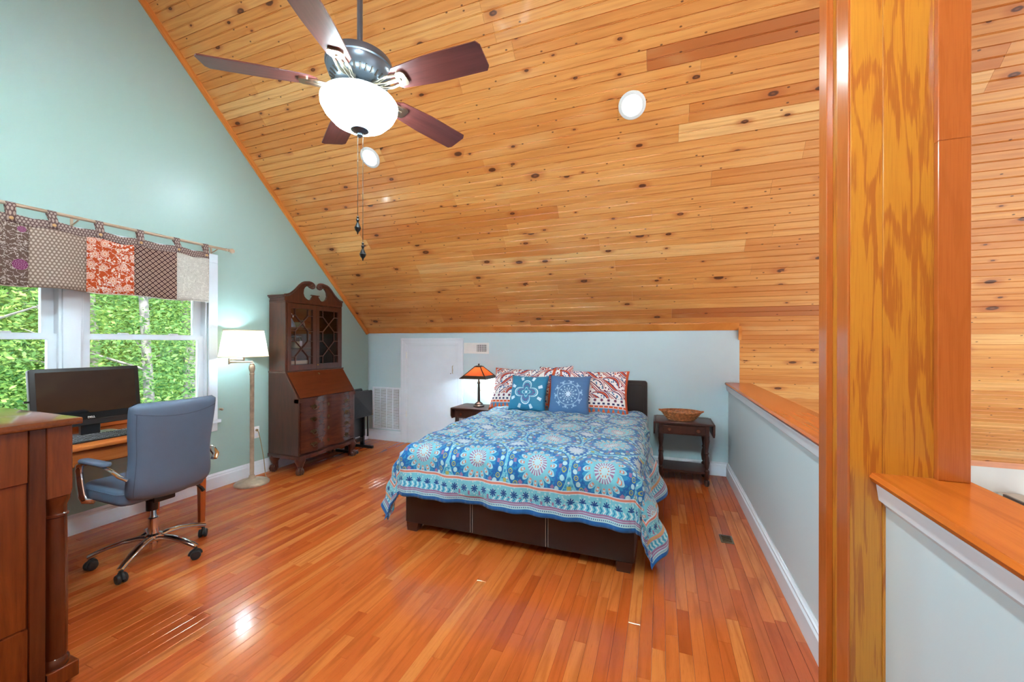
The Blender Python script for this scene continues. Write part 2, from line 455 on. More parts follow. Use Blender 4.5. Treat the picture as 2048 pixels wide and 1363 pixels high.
for i in range(nrow):
    y = -1.6 - rf.random() * 0.8
    while y < YK:
        ln = rf.choice((0.32, 0.45, 0.6, 0.75, 0.9, 1.1, 1.25)) * rf.uniform(0.85, 1.15)
        y1 = min(y + ln, YK); y0 = max(y, -1.6)
        if y1 - y0 > 0.05: strips.append((XL + i * wrow, XL + (i + 1) * wrow, y0, y1, rf.random()))
        y = y1
def shown(sp):
    x0, x1, y0, y1, _ = sp; a = 0
    for k in range(9):
        yy = y0 + (y1 - y0) * (k + 0.5) / 9; q = cam_px(((x0 + x1) / 2, yy, 0))
        if q and 0 < q[0] < 1660 and 690 < q[1] < 1363:
            if -1.8 < x0 < -0.16 and yy > 2.5: continue
            if x1 < -2.28 and yy < 0.95: continue
            if x0 < -3.5 and 3.1 < yy < 3.95: continue
            a += (1 / q[2] ** 3) * (y1 - y0) / 9
    return a
strips.sort(key=shown, reverse=True)
for k, (x0, x1, y0, y1, r) in enumerate(strips[:300]):
    vs, fs = strip(x0, x1, y0, y1); raw_obj('plank', vs, fs, M['floor'], floor, [r] * len(vs))
av, af, ar = [], [], []
for (x0, x1, y0, y1, r) in strips[300:]:
    vs, fs = strip(x0, x1, y0, y1); n = len(av); av += vs; af += [tuple(i + n for i in f) for f in fs]; ar += [r] * len(vs)
raw_obj('plank_field', av, af, M['floor'], floor, ar)['kind'] = 'stuff'

# ceiling: roof deck, pine boards with a centre bead below it
ceiling = struct(MB().prism([(YEAVE + 0.05, zceil(YEAVE) - 0.02), (YEAVE + 0.05, zceil(YEAVE) + 0.18), (YRIDGE, zceil(YRIDGE) + 0.26), (YRIDGE, zceil(YRIDGE) + 0.022)], 'x', XL - 0.15, XFAR + 0.15).build('ceiling', M['bark'], smooth=0))
ceiling['label'] = 'sloped knotty pine board ceiling'
yb = 2 * YRIDGE - YEAVE
struct(MB().prism([(YRIDGE, zceil(YRIDGE) + 0.26), (yb - 0.05, zceil(YEAVE) + 0.18), (yb - 0.05, zceil(YEAVE) - 0.02), (YRIDGE, zceil(YRIDGE))], 'x', XL - 0.15, XFAR + 0.15).build('ceiling_rear', M['ptrim'], smooth=0))
BW = 0.1285
prof = [(0.0, 0.018), (0.0, 0.005), (0.0035, 0.0), (BW/2 - 0.006, 0.0), (BW/2 - 0.003, 0.0035), (BW/2, 0.0008), (BW/2 + 0.003, 0.0035), (BW/2 + 0.006, 0.0), (BW - 0.0035, 0.0), (BW, 0.005), (BW, 0.018)]
def board(q0, x0, x1, r):
    x0 += 0.0006; x1 -= 0.0006; vs = []
    for x in (x0, x1):
        for (w, dep) in prof:
            q = q0 + w; y = YEAVE - q / SQ2; z = zceil(YEAVE) + q / SQ2
            vs.append((x, y + dep / SQ2, z + dep / SQ2))
    n = len(prof); fs = [(i, i + 1, n + i + 1, n + i) for i in range(n - 1)] + [tuple(range(n)), tuple(range(2 * n - 1, n - 1, -1))]
    raw_obj('board', vs, fs, M['pine'], ceiling, [r] * len(vs))
rc = random.Random(11)
nb = int((YEAVE - YRIDGE) * SQ2 / BW)
for k in range(nb):
    q0 = k * BW; ymid = YEAVE - (q0 + BW) / SQ2
    xs = 0.72 if ymid > YK - 0.03 else XL
    x = xs - (rc.random() * 1.6 if xs < 0 else rc.random() * 1.2)
    while x < XFAR:
        x1 = x + rc.uniform(1.3, 3.4); x0 = max(x, xs)
        if min(x1, XFAR) - x0 > 0.08: board(q0, x0, min(x1, XFAR), min(1, max(0, rc.gauss(0.5, 0.22) if rc.random() > 0.012 else 0.0)))
        x = x1

# left gable wall with the window opening
WY0, WY1, WZ0, WZ1 = 0.66, 2.505, 0.66, 2.155
w = MB()
yr0 = 2 * YRIDGE - YK
def gable(poly): w.prism(poly, 'x', XL - 0.14, XL)
gable([(yr0, -0.1), (YK, -0.1), (YK, WZ0), (yr0, WZ0)])
gable([(yr0, WZ0), (WY0, WZ0), (WY0, WZ1), (yr0 + WZ1 - ZK, WZ1), (yr0, ZK)])
gable([(WY1, WZ0), (YK, WZ0), (YK, ZK), (YK - (WZ1 - ZK), WZ1), (WY1, WZ1)])
gable([(yr0 + WZ1 - ZK, WZ1), (YK - (WZ1 - ZK), WZ1), (YRIDGE, zceil(YRIDGE))])
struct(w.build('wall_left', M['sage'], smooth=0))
# knee wall, attic side, rear knee wall
XKE = 0.763
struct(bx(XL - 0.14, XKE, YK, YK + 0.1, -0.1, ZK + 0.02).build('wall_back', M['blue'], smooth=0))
struct(bx(XKE - 0.1, XKE - 0.002, YK + 0.1, YEAVE + 0.1, ZLOW, ZK).build('wall_attic', M['gwhite'], smooth=0))
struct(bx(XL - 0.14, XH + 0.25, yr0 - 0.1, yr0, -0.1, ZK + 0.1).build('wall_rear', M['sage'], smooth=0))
# great room below and beyond the half wall
struct(bx(XKE - 0.1, XFAR + 0.1, YEAVE, YEAVE + 0.1, ZLOW, zceil(YEAVE) + 0.02).build('wall_eave', M['gwhite'], smooth=0))
struct(bx(XH + 0.03, XFAR + 0.1, yb - 0.1, yb, ZLOW, zceil(YEAVE) + 0.05).build('wall_eave_rear', M['gwhite'], smooth=0))
struct(bx(XH, XFAR + 0.1, yb - 0.1, YEAVE + 0.1, ZLOW - 0.1, ZLOW).build('floor_lower', M['gwhite'], smooth=0))
struct(bx(XH + 0.03, XH + 0.22, yb, YEAVE, ZLOW, -0.1).build('wall_below', M['gwhite'], smooth=0))
struct(bx(XH + 0.03, XH + 0.22, yb, yr0, -0.1, ZK).build('wall_rear_return', M['gwhite'], smooth=0))
w = MB()
GY0, GY1, GZ0, GZ1 = -0.6, 3.7, -2.2, 2.3
for poly in ([(yb, ZLOW), (YEAVE, ZLOW), (YEAVE, GZ0), (yb, GZ0)], [(yb, GZ0), (GY0, GZ0), (GY0, GZ1), (yb + GZ1, GZ1), (yb, 0.0)],
             [(GY1, GZ0), (YEAVE, GZ0), (YEAVE, 0.0), (YEAVE - GZ1, GZ1), (GY1, GZ1)], [(yb + GZ1, GZ1), (YEAVE - GZ1, GZ1), (YRIDGE, zceil(YRIDGE))]):
    w.prism(poly, 'x', XFAR, XFAR + 0.14)
struct(w.build('wall_right', M['gwhite'], smooth=0))
w2 = MB()
for yy in (GY0, 0.83, 2.27, GY1): w2.box(XFAR + 0.02, XFAR + 0.1, yy - 0.05, yy + 0.05, GZ0, GZ1)
for zz in (GZ0, 0.0, GZ1): w2.box(XFAR + 0.02, XFAR + 0.1, GY0, GY1, zz - 0.05, zz + 0.05)
win_fill = struct(w2.build('window_fill', M['vinyl'], smooth=0))  # unseen window added to let sky light into the great room

# half wall: wall, cap, apron moulding on both sides of the post
PY0, PY1 = 1.60, 1.86           # post front and back
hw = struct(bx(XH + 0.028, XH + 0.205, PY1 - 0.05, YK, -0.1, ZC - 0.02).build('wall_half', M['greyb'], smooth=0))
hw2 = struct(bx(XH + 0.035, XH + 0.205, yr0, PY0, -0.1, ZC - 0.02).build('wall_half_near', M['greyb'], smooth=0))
def cap(y0, y1, name):
    c = struct(MB().prism([(XH - 0.002, ZC - 0.026), (XH - 0.008, ZC - 0.013), (XH, ZC), (XH + 0.235, ZC), (XH + 0.243, ZC - 0.013), (XH + 0.235, ZC - 0.026)], 'y', y0, y1).build(name, M['cap'], smooth=0))
    c['label'] = 'oak cap board on the half wall'
    return c
cap(PY1 - 0.06, YK - 0.001, 'trim_1')
c2 = cap(yr0 + 0.05, PY0, 'trim_2')
apr = [(XH + 0.03, ZC - 0.026), (XH + 0.006, ZC - 0.026), (XH + 0.006, ZC - 0.04), (XH + 0.012, ZC - 0.085), (XH + 0.022, ZC - 0.092), (XH + 0.030, ZC - 0.105), (XH + 0.034, ZC - 0.105)]
struct(MB().prism(apr, 'y', PY1, YK).build('trim_3', M['white'], smooth=0))
struct(MB().prism([(p[0] + 0.004, p[1]) for p in apr], 'y', yr0 + 0.05, PY0 - 0.004).build('trim_4', M['white'], smooth=0))

# oak post
post = thing('oak_post', 'tall golden oak post with trim boards rising from the half wall', 'post', (0.72, (PY0 + PY1) / 2, 0))
def pb(name, x0, x1, y0, y1, z0, z1, m, bev=0.002):
    return bx(x0 - 0.72, x1 - 0.72, y0 - (PY0 + PY1) / 2, y1 - (PY0 + PY1) / 2, z0, z1).build(name, m, post, bevel=bev, smooth=0)
ztop = zceil(PY1) - 0.05
pb('core', 0.592, 0.862, PY0 + 0.006, PY1 - 0.006, -0.09, ztop, M['oakply'], 0)
pb('veneer', 0.660, 0.850, PY0 - 0.002, PY0 + 0.006, -0.09, ztop, M['oakply'], 0.0015)
pb('corner_board', 0.576, 0.6595, PY0 - 0.002, PY0 + 0.082, -0.09, ztop, M['oakply'], 0.0015)
pb('face_board', 0.570, 0.5765, PY0 - 0.002, PY0 + 0.085, -0.09, ztop, M['oaktrim'], 0.0015)
pb('trim_board', 0.572, 0.592, PY1 - 0.075, PY1, -0.09, ztop, M['oaktrim'], 0.0015)
pb('trim_board', 0.783, 0.858, PY0 - 0.024, PY0 - 0.002, ZC, 2.01, M['oaktrim'], 0.0015)
pb('trim_board', 0.783, 0.858, PY0 - 0.024, PY0 - 0.002, 2.0105, ztop, M['oaktrim'], 0.0015)

# baseboards
def basep(): return [(0, 0), (0.017, 0), (0.017, 0.105), (0.012, 0.118), (0.012, 0.128), (0.007, 0.136), (0.004, 0.145), (0, 0.145)]
struct(MB().prism([(XL + a, b) for a, b in basep()], 'y', yr0, YK).build('baseboard_left', M['white'], smooth=0))
struct(MB().prism([(YK - a, b) for a, b in basep()], 'x', -2.449, XH + 0.028).build('baseboard_back', M['white'], smooth=0))
struct(MB().prism([(YK - a, b) for a, b in basep()], 'x', XL, -3.43).build('baseboard_corner', M['white'], smooth=0))
struct(MB().prism([(XH + 0.028 - a * 1.3, b) for a, b in basep()], 'y', PY1 - 0.02, YK).build('baseboard_right', M['white'], smooth=0))

# pine trim: along the gable slope, along the knee wall, lower eave
tw = 0.075
struct(MB().prism([(YK, ZK - 0.002), (YK, ZK + 0.03), (YRIDGE, zceil(YRIDGE) + 0.03), (YRIDGE, zceil(YRIDGE) - tw), (YK - tw * 0.55, ZK - 0.02)], 'x', XL + 0.001, XL + 0.02).build('trim_5', M['ptrim'], smooth=0))
struct(MB().prism([(YK, ZK), (YK, ZK + 0.02), (YK - 0.07, ZK + 0.09), (YK - 0.073, ZK + 0.068), (YK - 0.012, ZK - 0.002)], 'x', XL + 0.02, XKE - 0.012).build('trim_6', M['ptrim'], smooth=0))
struct(MB().prism([(YK - 0.035, 1.47), (YK - 0.035, ZK + 0.11), (YK - 0.0, ZK + 0.11), (YK, 1.43), (YK - 0.015, 1.43)], 'x', XKE - 0.012, XKE + 0.014).build('trim_7', M['ptrim'], smooth=0))
struct(bx(XKE, XFAR, YEAVE - 0.02, YEAVE, zceil(YEAVE) - 0.045, zceil(YEAVE) + 0.02).build('trim_8', M['ptrim'], smooth=0))
# lower half wall with a brown board cap, seen over the near cap
struct(bx(3.60, 3.80, 4.6, 6.2, ZLOW, -0.30).build('wall_stair', M['gwhite'], smooth=0))
struct(bx(3.57, 3.60, 4.55, 6.08, -0.52, -0.28).build('trim_9', M['ns'], bevel=0.004, smooth=0))

# ------------------------------------------------------------------ window in the gable wall
win = struct(MB().build('window_1', M['vinyl']) if False else bpy.data.objects.new('window_1', None)); COL.objects.link(win)
win['label'] = 'white double-hung window pair'
YM = 1.5815
def wb(name, y0, y1, z0, z1, x0, x1, m='vinyl', bev=0.003, par=None): return bx(x0, x1, y0, y1, z0, z1).build(name, M[m], par or win, bevel=bev, smooth=0)
for (a, b) in ((WY0 - 0.087, WY0), (WY1, WY1 + 0.083)): wb('casing', a, b, WZ0 - 0.03, WZ1, XL, XL + 0.02)
wb('casing', WY0 - 0.087, WY1 + 0.083, WZ1, WZ1 + 0.083, XL, XL + 0.02)
wb('sill', WY0 - 0.1, WY1 + 0.1, WZ0 - 0.03, WZ0, XL - 0.1, XL + 0.045)
wb('casing', WY0 - 0.087, WY1 + 0.083, WZ0 - 0.11, WZ0 - 0.03, XL, XL + 0.018)
wb('mullion', YM - 0.048, YM + 0.048, WZ0, WZ1, XL - 0.10, XL + 0.012)
for (y0, y1) in ((WY0, YM - 0.048), (YM + 0.048, WY1)):
    wb('jamb', y0, y0 + 0.018, WZ0, WZ1, XL - 0.13, XL - 0.002); wb('jamb', y1 - 0.018, y1, WZ0, WZ1, XL - 0.13, XL - 0.002)
    wb('jamb', y0, y1, WZ1 - 0.018, WZ1, XL - 0.13, XL - 0.002)
    zr = 1.440
    for (nm, za, zb, xo, st) in (('upper', zr - 0.018, WZ1 - 0.018, -0.085, 0.062), ('lower', WZ0, zr + 0.02, -0.045, 0.045)):
        a, b = y0 + 0.018, y1 - 0.018; x0, x1 = XL + xo - 0.018, XL + xo + 0.018
        sa = MB(); sa.box(x0, x1, a, a + st, za, zb); sa.box(x0, x1, b - st, b, za, zb); sa.box(x0, x1, a + st, b - st, zb - 0.042, zb); sa.box(x0, x1, a + st, b - st, za, za + (0.042 if nm == 'upper' else 0.06))
        so = sa.build('sash', M['vinyl'], win, smooth=0)
        bx(x0 + 0.014, x0 + 0.018, a + st - 0.004, b - st + 0.004, za + 0.04, zb - 0.04).build('pane', M['pane'], so, smooth=0)
    for yy in (y0 + (y1 - y0) * 0.3, y0 + (y1 - y0) * 0.7):
        MB().box(XL - 0.05, XL - 0.012, yy - 0.03, yy + 0.03, 1.46, 1.474).build('latch', M['vinyl'], win, bevel=0.005, seg=2)

# ------------------------------------------------------------------ attic door, grille, vent, outlet, floor register
dr = bpy.data.objects.new('door_1', None); COL.objects.link(dr); struct(dr); dr['label'] = 'low white attic door in the knee wall'
casp = [(0, 0), (0, 0.018), (0.022, 0.022), (0.03, 0.018), (0.07, 0.014), (0.082, 0.010), (0.098, 0.008), (0.098, 0)]
DX0, DX1, DZ = -3.427, -2.449, 1.459
MB().prism([(DX0 + a, YK - b) for a, b in casp], 'z', 0, DZ).build('casing', M['white'], dr, smooth=0)
MB().prism([(DX1 - a, YK - b) for a, b in casp], 'z', 0, DZ).build('casing', M['white'], dr, smooth=0)
MB().prism([(YK - b, DZ - a) for a, b in casp], 'x', DX0 + 0.002, DX1 - 0.002).build('casing', M['white'], dr, smooth=0)
bx(DX0 + 0.10, DX1 - 0.10, YK - 0.006, YK - 0.0005, 0.012, DZ - 0.1).build('panel', M['white'], dr, bevel=0.002, smooth=0)
for zz in (1.18, 0.36): MB().lathe([(0.007, 0), (0.007, 0.085)], (DX0 + 0.094, YK - 0.016, zz), 10).build('hinge', M['offw'], dr)
hx = DX1 - 0.155
MB().tube([(hx, YK - 0.008, 0.985), (hx + 0.004, YK - 0.03, 1.0), (hx + 0.012, YK - 0.036, 1.03), (hx + 0.004, YK - 0.03, 1.075), (hx, YK - 0.008, 1.09)], [0.004, 0.005, 0.006, 0.005, 0.004], 8).build('handle', M['nickel'], dr)
MB().lathe([(0.005, 0), (0.005, 0.01)], (hx - 0.03, YK - 0.016, 0.985), 8, 'y').build('lock', M['dbrass'], dr)
# return air grille beside the door
gr = thing('return_air_grille', 'large white slatted return air grille beside the attic door', 'air grille', (-3.675, YK, 0.46))
def gl(name, x0, x1, z0, z1, d0, d1, m='white', b=0.0): return bx(x0, x1, -d1, -d0, z0, z1).build(name, M[m], gr, bevel=b, smooth=0)
gl('back_plate', -0.235, 0.235, -0.285, 0.285, 0.0005, 0.003, 'register')
for (x0, x1, z0, z1) in ((-0.245, -0.215, -0.3, 0.3), (0.215, 0.24, -0.3, 0.3), (-0.215, 0.215, 0.275, 0.3), (-0.215, 0.215, -0.3, -0.275)): gl('frame', x0, x1, z0, z1, 0, 0.012, 'white', 0.002)
for x in (-0.1075, 0, 0.1075): gl('rib', x - 0.006, x + 0.006, -0.275, 0.275, 0.002, 0.011)
for x in (-0.215, -0.1075, 0, 0.1075):
    m = MB()
    for k in range(33):
        z = -0.27 + k * 0.0166; m.add([(x + 0.006, -0.003, z + 0.009), (x + 0.1015, -0.003, z + 0.009), (x + 0.1015, -0.009, z), (x + 0.006, -0.009, z), (x + 0.006, -0.003, z + 0.0105), (x + 0.1015, -0.003, z + 0.0105), (x + 0.1015, -0.010, z + 0.0015), (x + 0.006, -0.010, z + 0.0015)], [(0,1,2,3),(7,6,5,4),(0,4,5,1),(2,6,7,3)])
    m.build('louvres', M['white'], gr, smooth=0, kind='stuff')
# small supply vent above the lamp
vt = thing('supply_vent', 'small white wall vent between the attic door and lamp shade', 'wall vent', (-2.26, YK, 1.326))
def vl(name, x0, x1, z0, z1, d0, d1, m='offw', b=0.0): return bx(x0, x1, -d1, -d0, z0, z1).build(name, M[m], vt, bevel=b, smooth=0)
for (x0, x1, z0, z1) in ((-0.18, -0.15, -0.07, 0.07), (0.15, 0.18, -0.07, 0.07), (-0.15, 0.15, 0.045, 0.07), (-0.15, 0.15, -0.07, -0.045), (-0.008, 0.008, -0.045, 0.045)): vl('frame', x0, x1, z0, z1, 0, 0.008, 'offw', 0.0015)
vl('damper', -0.15, -0.008, -0.045, 0.045, 0.001, 0.0035); vl('duct', 0.008, 0.15, -0.045, 0.045, 0.0005, 0.001, 'blackp')
for k in range(9): vl('fin', -0.142 + k * 0.0155, -0.137 + k * 0.0155, -0.045, 0.045, 0.003, 0.008)
for k in range(9): vl('fin', 0.016 + k * 0.0155, 0.021 + k * 0.0155, -0.045, 0.045, 0.001, 0.008)
for k in range(3): vl('crossbar', -0.15, 0.15, -0.026 + k * 0.024, -0.023 + k * 0.024, 0.001, 0.005)
# outlet by the floor lamp
ot = thing('wall_outlet', 'white double wall outlet behind the floor lamp', 'outlet', (XL, 2.985, 0.45))
MB().box(0, 0.006, -0.036, 0.036, -0.062, 0.062).build('plate', M['offw'], ot, bevel=0.004, seg=2)
for z in (-0.026, 0.024): MB().box(0.006, 0.009, -0.016, 0.016, z - 0.017, z + 0.017).build('socket', M['white'], ot, bevel=0.003, seg=2)
# bronze floor register
rg = thing('floor_register', 'small bronze floor register set in the boards by the half wall', 'floor vent', (0.4375, 3.19, 0))
MB().box(-0.042, 0.042, -0.062, 0.062, 0.0, 0.005).build('plate', M['register'], rg, bevel=0.003, seg=2)
for k in range(6): MB().box(-0.03, 0.03, -0.046 + k * 0.0165, -0.04 + k * 0.0165, 0.005, 0.007).build('slat', M['dbrass'], rg, smooth=0)
for nm, z, m in (('wall_peg', 0.752, 'nickel'),):
    o = MB().lathe([(0.012, 0), (0.012, 0.004), (0.005, 0.007), (0.005, 0.022), (0.012, 0.027), (0.013, 0.034), (0.008, 0.040), (0.001, 0.041)], (0, 0, 0), 14, 'x').build(nm, M[m])
    o.location = (XL, 2.62, z); tag(o, 'small silver knob on the sage wall behind the office chair' if m == 'nickel' else 'small brass knob low on the sage wall behind the office chair', 'wall peg')
# ------------------------------------------------------------------ bed
BX0, BX1, BY0, BY1 = -1.79, -0.15, 2.51, 4.60
bcx = (BX0 + BX1) / 2
bed = thing('bed', 'queen bed with brown-black leather frame, padded headboard and stitched footboard', 'bed', (bcx, BY0, 0))
hwid = (BX1 - BX0) / 2
def bb(name, x0, x1, y0, y1, z0, z1, m='leather', bev=0.012, seg=3): return bx(x0, x1, y0, y1, z0, z1).build(name, M[m], bed, bevel=bev, seg=seg, smooth=40)
third = 2 * hwid / 3
for k in range(3):
    x0 = -hwid + k * third
    pnl = bb('foot_panel', x0 + 0.001, x0 + third - 0.001, 0, 0.055, 0.062, 0.375, 'leather', 0.006, 2)
    for xx in ((x0 + third - 0.008,) if k < 2 else ()) + ((x0 + 0.008,) if k > 0 else ()):
        MB().tube([(xx, -0.0012, 0.07), (xx, -0.0012, 0.37)], 0.0013, 5).build('stitching', M['thread'], pnl)
bb('side_rail', -hwid, -hwid + 0.05, 0.056, 2.03, 0.062, 0.36); bb('side_rail', hwid - 0.05, hwid, 0.056, 2.03, 0.062, 0.36)
hb = MB(); hb.prism([(x, z + 0.545) for x, z in rrect(2 * hwid + 0.02, 0.88, 0.03)], 'y', 2.04, 2.095)
hbo = hb.build('headboard', M['leather'], bed, bevel=0.01, seg=2, smooth=40)
MB().prism([(x, z + 0.56) for x, z in rrect(2 * hwid - 0.05, 0.78, 0.04)], 'y', 2.02, 2.04).build('headboard_pad', M['leather'], hbo, bevel=0.012, seg=3, smooth=40)
for (x, y) in ((-hwid + 0.06, 0.03), (hwid - 0.06, 0.03), (-hwid + 0.06, 2.0), (hwid - 0.06, 2.0)):
    f = 0.05; MB().add([(x-0.045,y-0.028,0),(x+0.035,y-0.028,0),(x+0.035,y+0.035,0),(x-0.045,y+0.035,0),(x-0.05,y-0.03,0.062),(x+0.05,y-0.03,0.062),(x+0.05,y+0.05,0.062),(x-0.05,y+0.05,0.062)],
        [(3,2,1,0),(4,5,6,7),(0,1,5,4),(1,2,6,5),(2,3,7,6),(3,0,4,7)]).build('foot', M['nsleg'], bed, smooth=0)
bb('mattress', -hwid + 0.06, hwid - 0.06, 0.07, 2.02, 0.30, 0.60, 'mattress', 0.05, 3)

# comforter: flat cloth coordinates (s across, t from head to foot) draped over the mattress
def mat_quilt(SH, TH):
    t = T('medallion_quilt', 0.75, 0, 0, 0.25); s, q, _ = t.coords('UV')
    blue, deep, aqua, pale = lin(24, 94, 160), lin(20, 66, 128), lin(112, 184, 200), lin(166, 200, 206)
    coral, mauve, must, white, silver, teal = lin(206, 124, 104), lin(146, 106, 142), lin(160, 160, 92), lin(196, 206, 212), lin(160, 180, 190), lin(36, 132, 178)
    P = 0.43
    wob = t.noise(t.vec(s, q, 0), 9, 2) * 0.01
    def cell(ox, oy):
        u = (((s + ox) / P).fract() - 0.5) * P; v = (((q + oy) / P).fract() - 0.5) * P
        return (u * u + v * v).sqrt() + wob - 0.005, v.atan2(u)
    r, a = cell(0.0, 0.02); r2, a2 = cell(P / 2, 0.02 + P / 2)
    fl = t.noise(t.vec(s, q, 0), 55, 2); fl2, k1, k2 = t.voro(t.vec(s, q, 0), 42)
    c = t.mix(fl.smooth(0.42, 0.55), teal, aqua)
    c = t.mix(fl2.lt(0.28) * k1.gt(0.5), c, white); c = t.mix(fl2.lt(0.3) * k1.lt(0.18), c, coral)
    c = t.mix(r2.lt(0.088), c, blue)
    c = t.mix(r2.near(0.086, 0.008) * (a2 * 18).cos().gt(-0.1), c, pale)
    c = t.mix(r2.near(0.107, 0.011) * (a2 * 12).cos().gt(0.2), c, must)
    c = t.mix(r2.lt((a2 * 12).cos() * 0.009 + 0.055), c, silver)
    c = t.mix(r2.lt((a2 * 12).cos() * 0.01 + 0.035) * (a2 * 24).cos().gt(0.0), c, white)
    c = t.mix(r.lt(0.213), c, aqua); c = t.mix(r.lt(0.207), c, t.mix(fl.smooth(0.5, 0.62), blue, teal))
    ka = a * (32 / (2 * PI)) + 64.0; da = (ka.fract() - 0.5) * (2 * PI / 32) * r; dr_ = r - 0.182; dd = (da * da + dr_ * dr_).sqrt(); odd = (ka * 0.5).fract().gt(0.5)
    c = t.mix(dd.lt(0.0145), c, t.mix(odd, must, pale))
    c = t.mix(dd.near(0.006, 0.003) * (odd * -1 + 1), c, blue)
    c = t.mix(r.near(0.155, 0.010) * (a * 8).cos().gt(0.82), c, mauve)
    c = t.mix(r.lt((a * 16).cos().abs() * 0.022 + 0.116), c, teal)
    pet = r / ((a * 8).cos().abs().sqrt() * 0.062 + 0.070)
    c = t.mix(pet.lt(1.0), c, pale); c = t.mix(pet.lt(0.93), c, aqua)
    c = t.mix(pet.near(0.78, 0.11) * (a * 8).cos().abs().gt(0.82), c, coral)
    c = t.mix(pet.near(0.78, 0.045) * (a * 8).cos().abs().gt(0.9), c, pale)
    c = t.mix(r.lt(0.062), c, mauve); c = t.mix(r.near(0.05, 0.012) * (a * 20).cos().gt(0.0), c, pale)
    c = t.mix(r.lt(0.037), c, pale); c = t.mix(r.near(0.026, 0.005) * (a * 10).cos().gt(0.2), c, coral)
    # borders
    es = s.abs() * -1 + SH; et = q * -1 + TH
    e = es.min(et); side = es.lt(et)
    al = q * side + s * (side * -1 + 1)
    al = al + 5.0
    def band(c, lo, hi, col): return t.mix(e.gt(lo) * e.lt(hi), c, col)
    c = t.mix(e.lt(0.236), c, white)
    c = band(c, 0.218, 0.230, coral)
    c = band(c, 0.125, 0.214, t.mix(fl2.lt(0.22), aqua, pale))
    lx = ((al / 0.074).fract() - 0.5) * 0.074; ly = e - 0.17
    lr = (lx * lx + ly * ly).sqrt(); la = ly.atan2(lx)
    c = t.mix(e.gt(0.125) * e.lt(0.214) * lr.lt((la * 4).cos().abs() * 0.017 + 0.007), c, deep)
    lx2 = (((al / 0.074) + 0.5).fract() - 0.5) * 0.074
    c = t.mix(e.near(0.145, 0.012) * lx2.abs().lt(0.007), c, mauve)
    c = band(c, 0.108, 0.125, coral); c = band(c, 0.114, 0.119, must)
    zig = ((((al / 0.02) + (e - 0.09).abs() * 45).fract()).gt(0.5))
    c = t.mix(e.gt(0.072) * e.lt(0.108), c, t.mix(zig, aqua, t.mix(((al / 0.04).fract()).gt(0.5), white, teal)))
    c = band(c, 0.050, 0.072, mauve); c = band(c, 0.058, 0.061, pale)
    c = t.mix(e.gt(0.028) * e.lt(0.050), c, t.mix((((al / 0.012).fract()) - 0.5).abs().lt(0.2) * e.near(0.039, 0.004), pale, deep))
    c = t.mix(e.lt(0.028), c, blue)
    t.col(c)
    st = ((s / 0.036) * 2 * PI).cos() * 0.5 + t.noise(t.vec(s * 1.0, q * 0.8, 0), 30, 3) * 1.2
    t.bump(st, 0.55, 0.006)
    t.p.inputs['Sheen Weight'].default_value = 0.2
    return t.m
SH, TH = 1.30, 2.27            # half width and length to the hem, t = 0 under the pillows
XA = hwid + 0.015; TB = 1.85   # where the top surface ends (sides, foot)
YT0 = 4.40                     # world y at t = 0
ZT = 0.665
def out(e, flare, r=0.07):
    """distance out and drop for cloth hanging e past an edge"""
    L = r * PI / 2
    if e <= 0: return 0.0, 0.0
    if e < L: a = e / r; return r * math.sin(a), r * (1 - math.cos(a))
    return r + (e - L) * math.sin(flare), r + (e - L) * math.cos(flare)
rq = random.Random(5)
def quilt(s, t):
    e = max(0, abs(s) - XA + 0.07); g = max(0, t - TB)
    sg = 1 if s > 0 else -1
    fl = 0.30 if s > 0 else 0.34
    fl += 0.10 * math.sin(t * 7.3 + 1.0) * (e > 0)
    k_ = max(0.0, min(1.0, (t - 0.15) / 0.5)); fl *= k_ * k_ * (3 - 2 * k_)
    oe, de = out(e, fl); og, dg = out(g, 0.07 + 0.05 * math.sin(s * 9.0 + 0.6) * min(1, g * 4))
    x = sg * (min(abs(s), XA - 0.07) + oe); y = min(t, TB) + og
    d = (de ** 2.3 + dg ** 2.3) ** (1 / 2.3) if de > 0 and dg > 0 else de + dg
    z = ZT - d
    # pillow-top sag and loft
    z += 0.012 * math.cos(s * 2.2) * (1 - min(1, (de + dg) * 6)) - 0.028 * max(0, (t - 1.2) / 0.65) ** 2 * (t < TB + 0.3)
    puff = 0.006 * (math.sin(s * 37 + math.sin(t * 5) * 1.2) + 0.8 * math.sin(t * 19 + s * 4) + 0.6 * math.sin(s * 11 - t * 13))
    z += puff if d < 0.05 else 0
    if d >= 0.05:
        if dg > de: y += puff * 1.4 + 0.010 * math.sin(s * 16 + 2) + 0.012
        else: x += sg * ((puff * 1.6 + 0.014 * math.sin(t * 14)) * k_ + 0.004)
    z = max(z, 0.010 + 0.004 * math.sin(s * 40 + t * 31))
    return (x, YT0 - y - BY0, z)
qm = MB(); NU, NV = 150, 130; uv = []
def qf(i, j):
    s = -SH + 2 * SH * i; t = TH * j; uv.append((s, t)); return quilt(s, t)
qm.grid(qf, NU, NV); qm.uv = uv
quilt_o = qm.build('comforter', mat_quilt(SH, TH), None, smooth=60, solid=0.012)
quilt_o.location = (bcx, BY0, 0)
tag(quilt_o, 'blue quilted comforter with flower medallions and striped border spread over the bed', 'comforter')

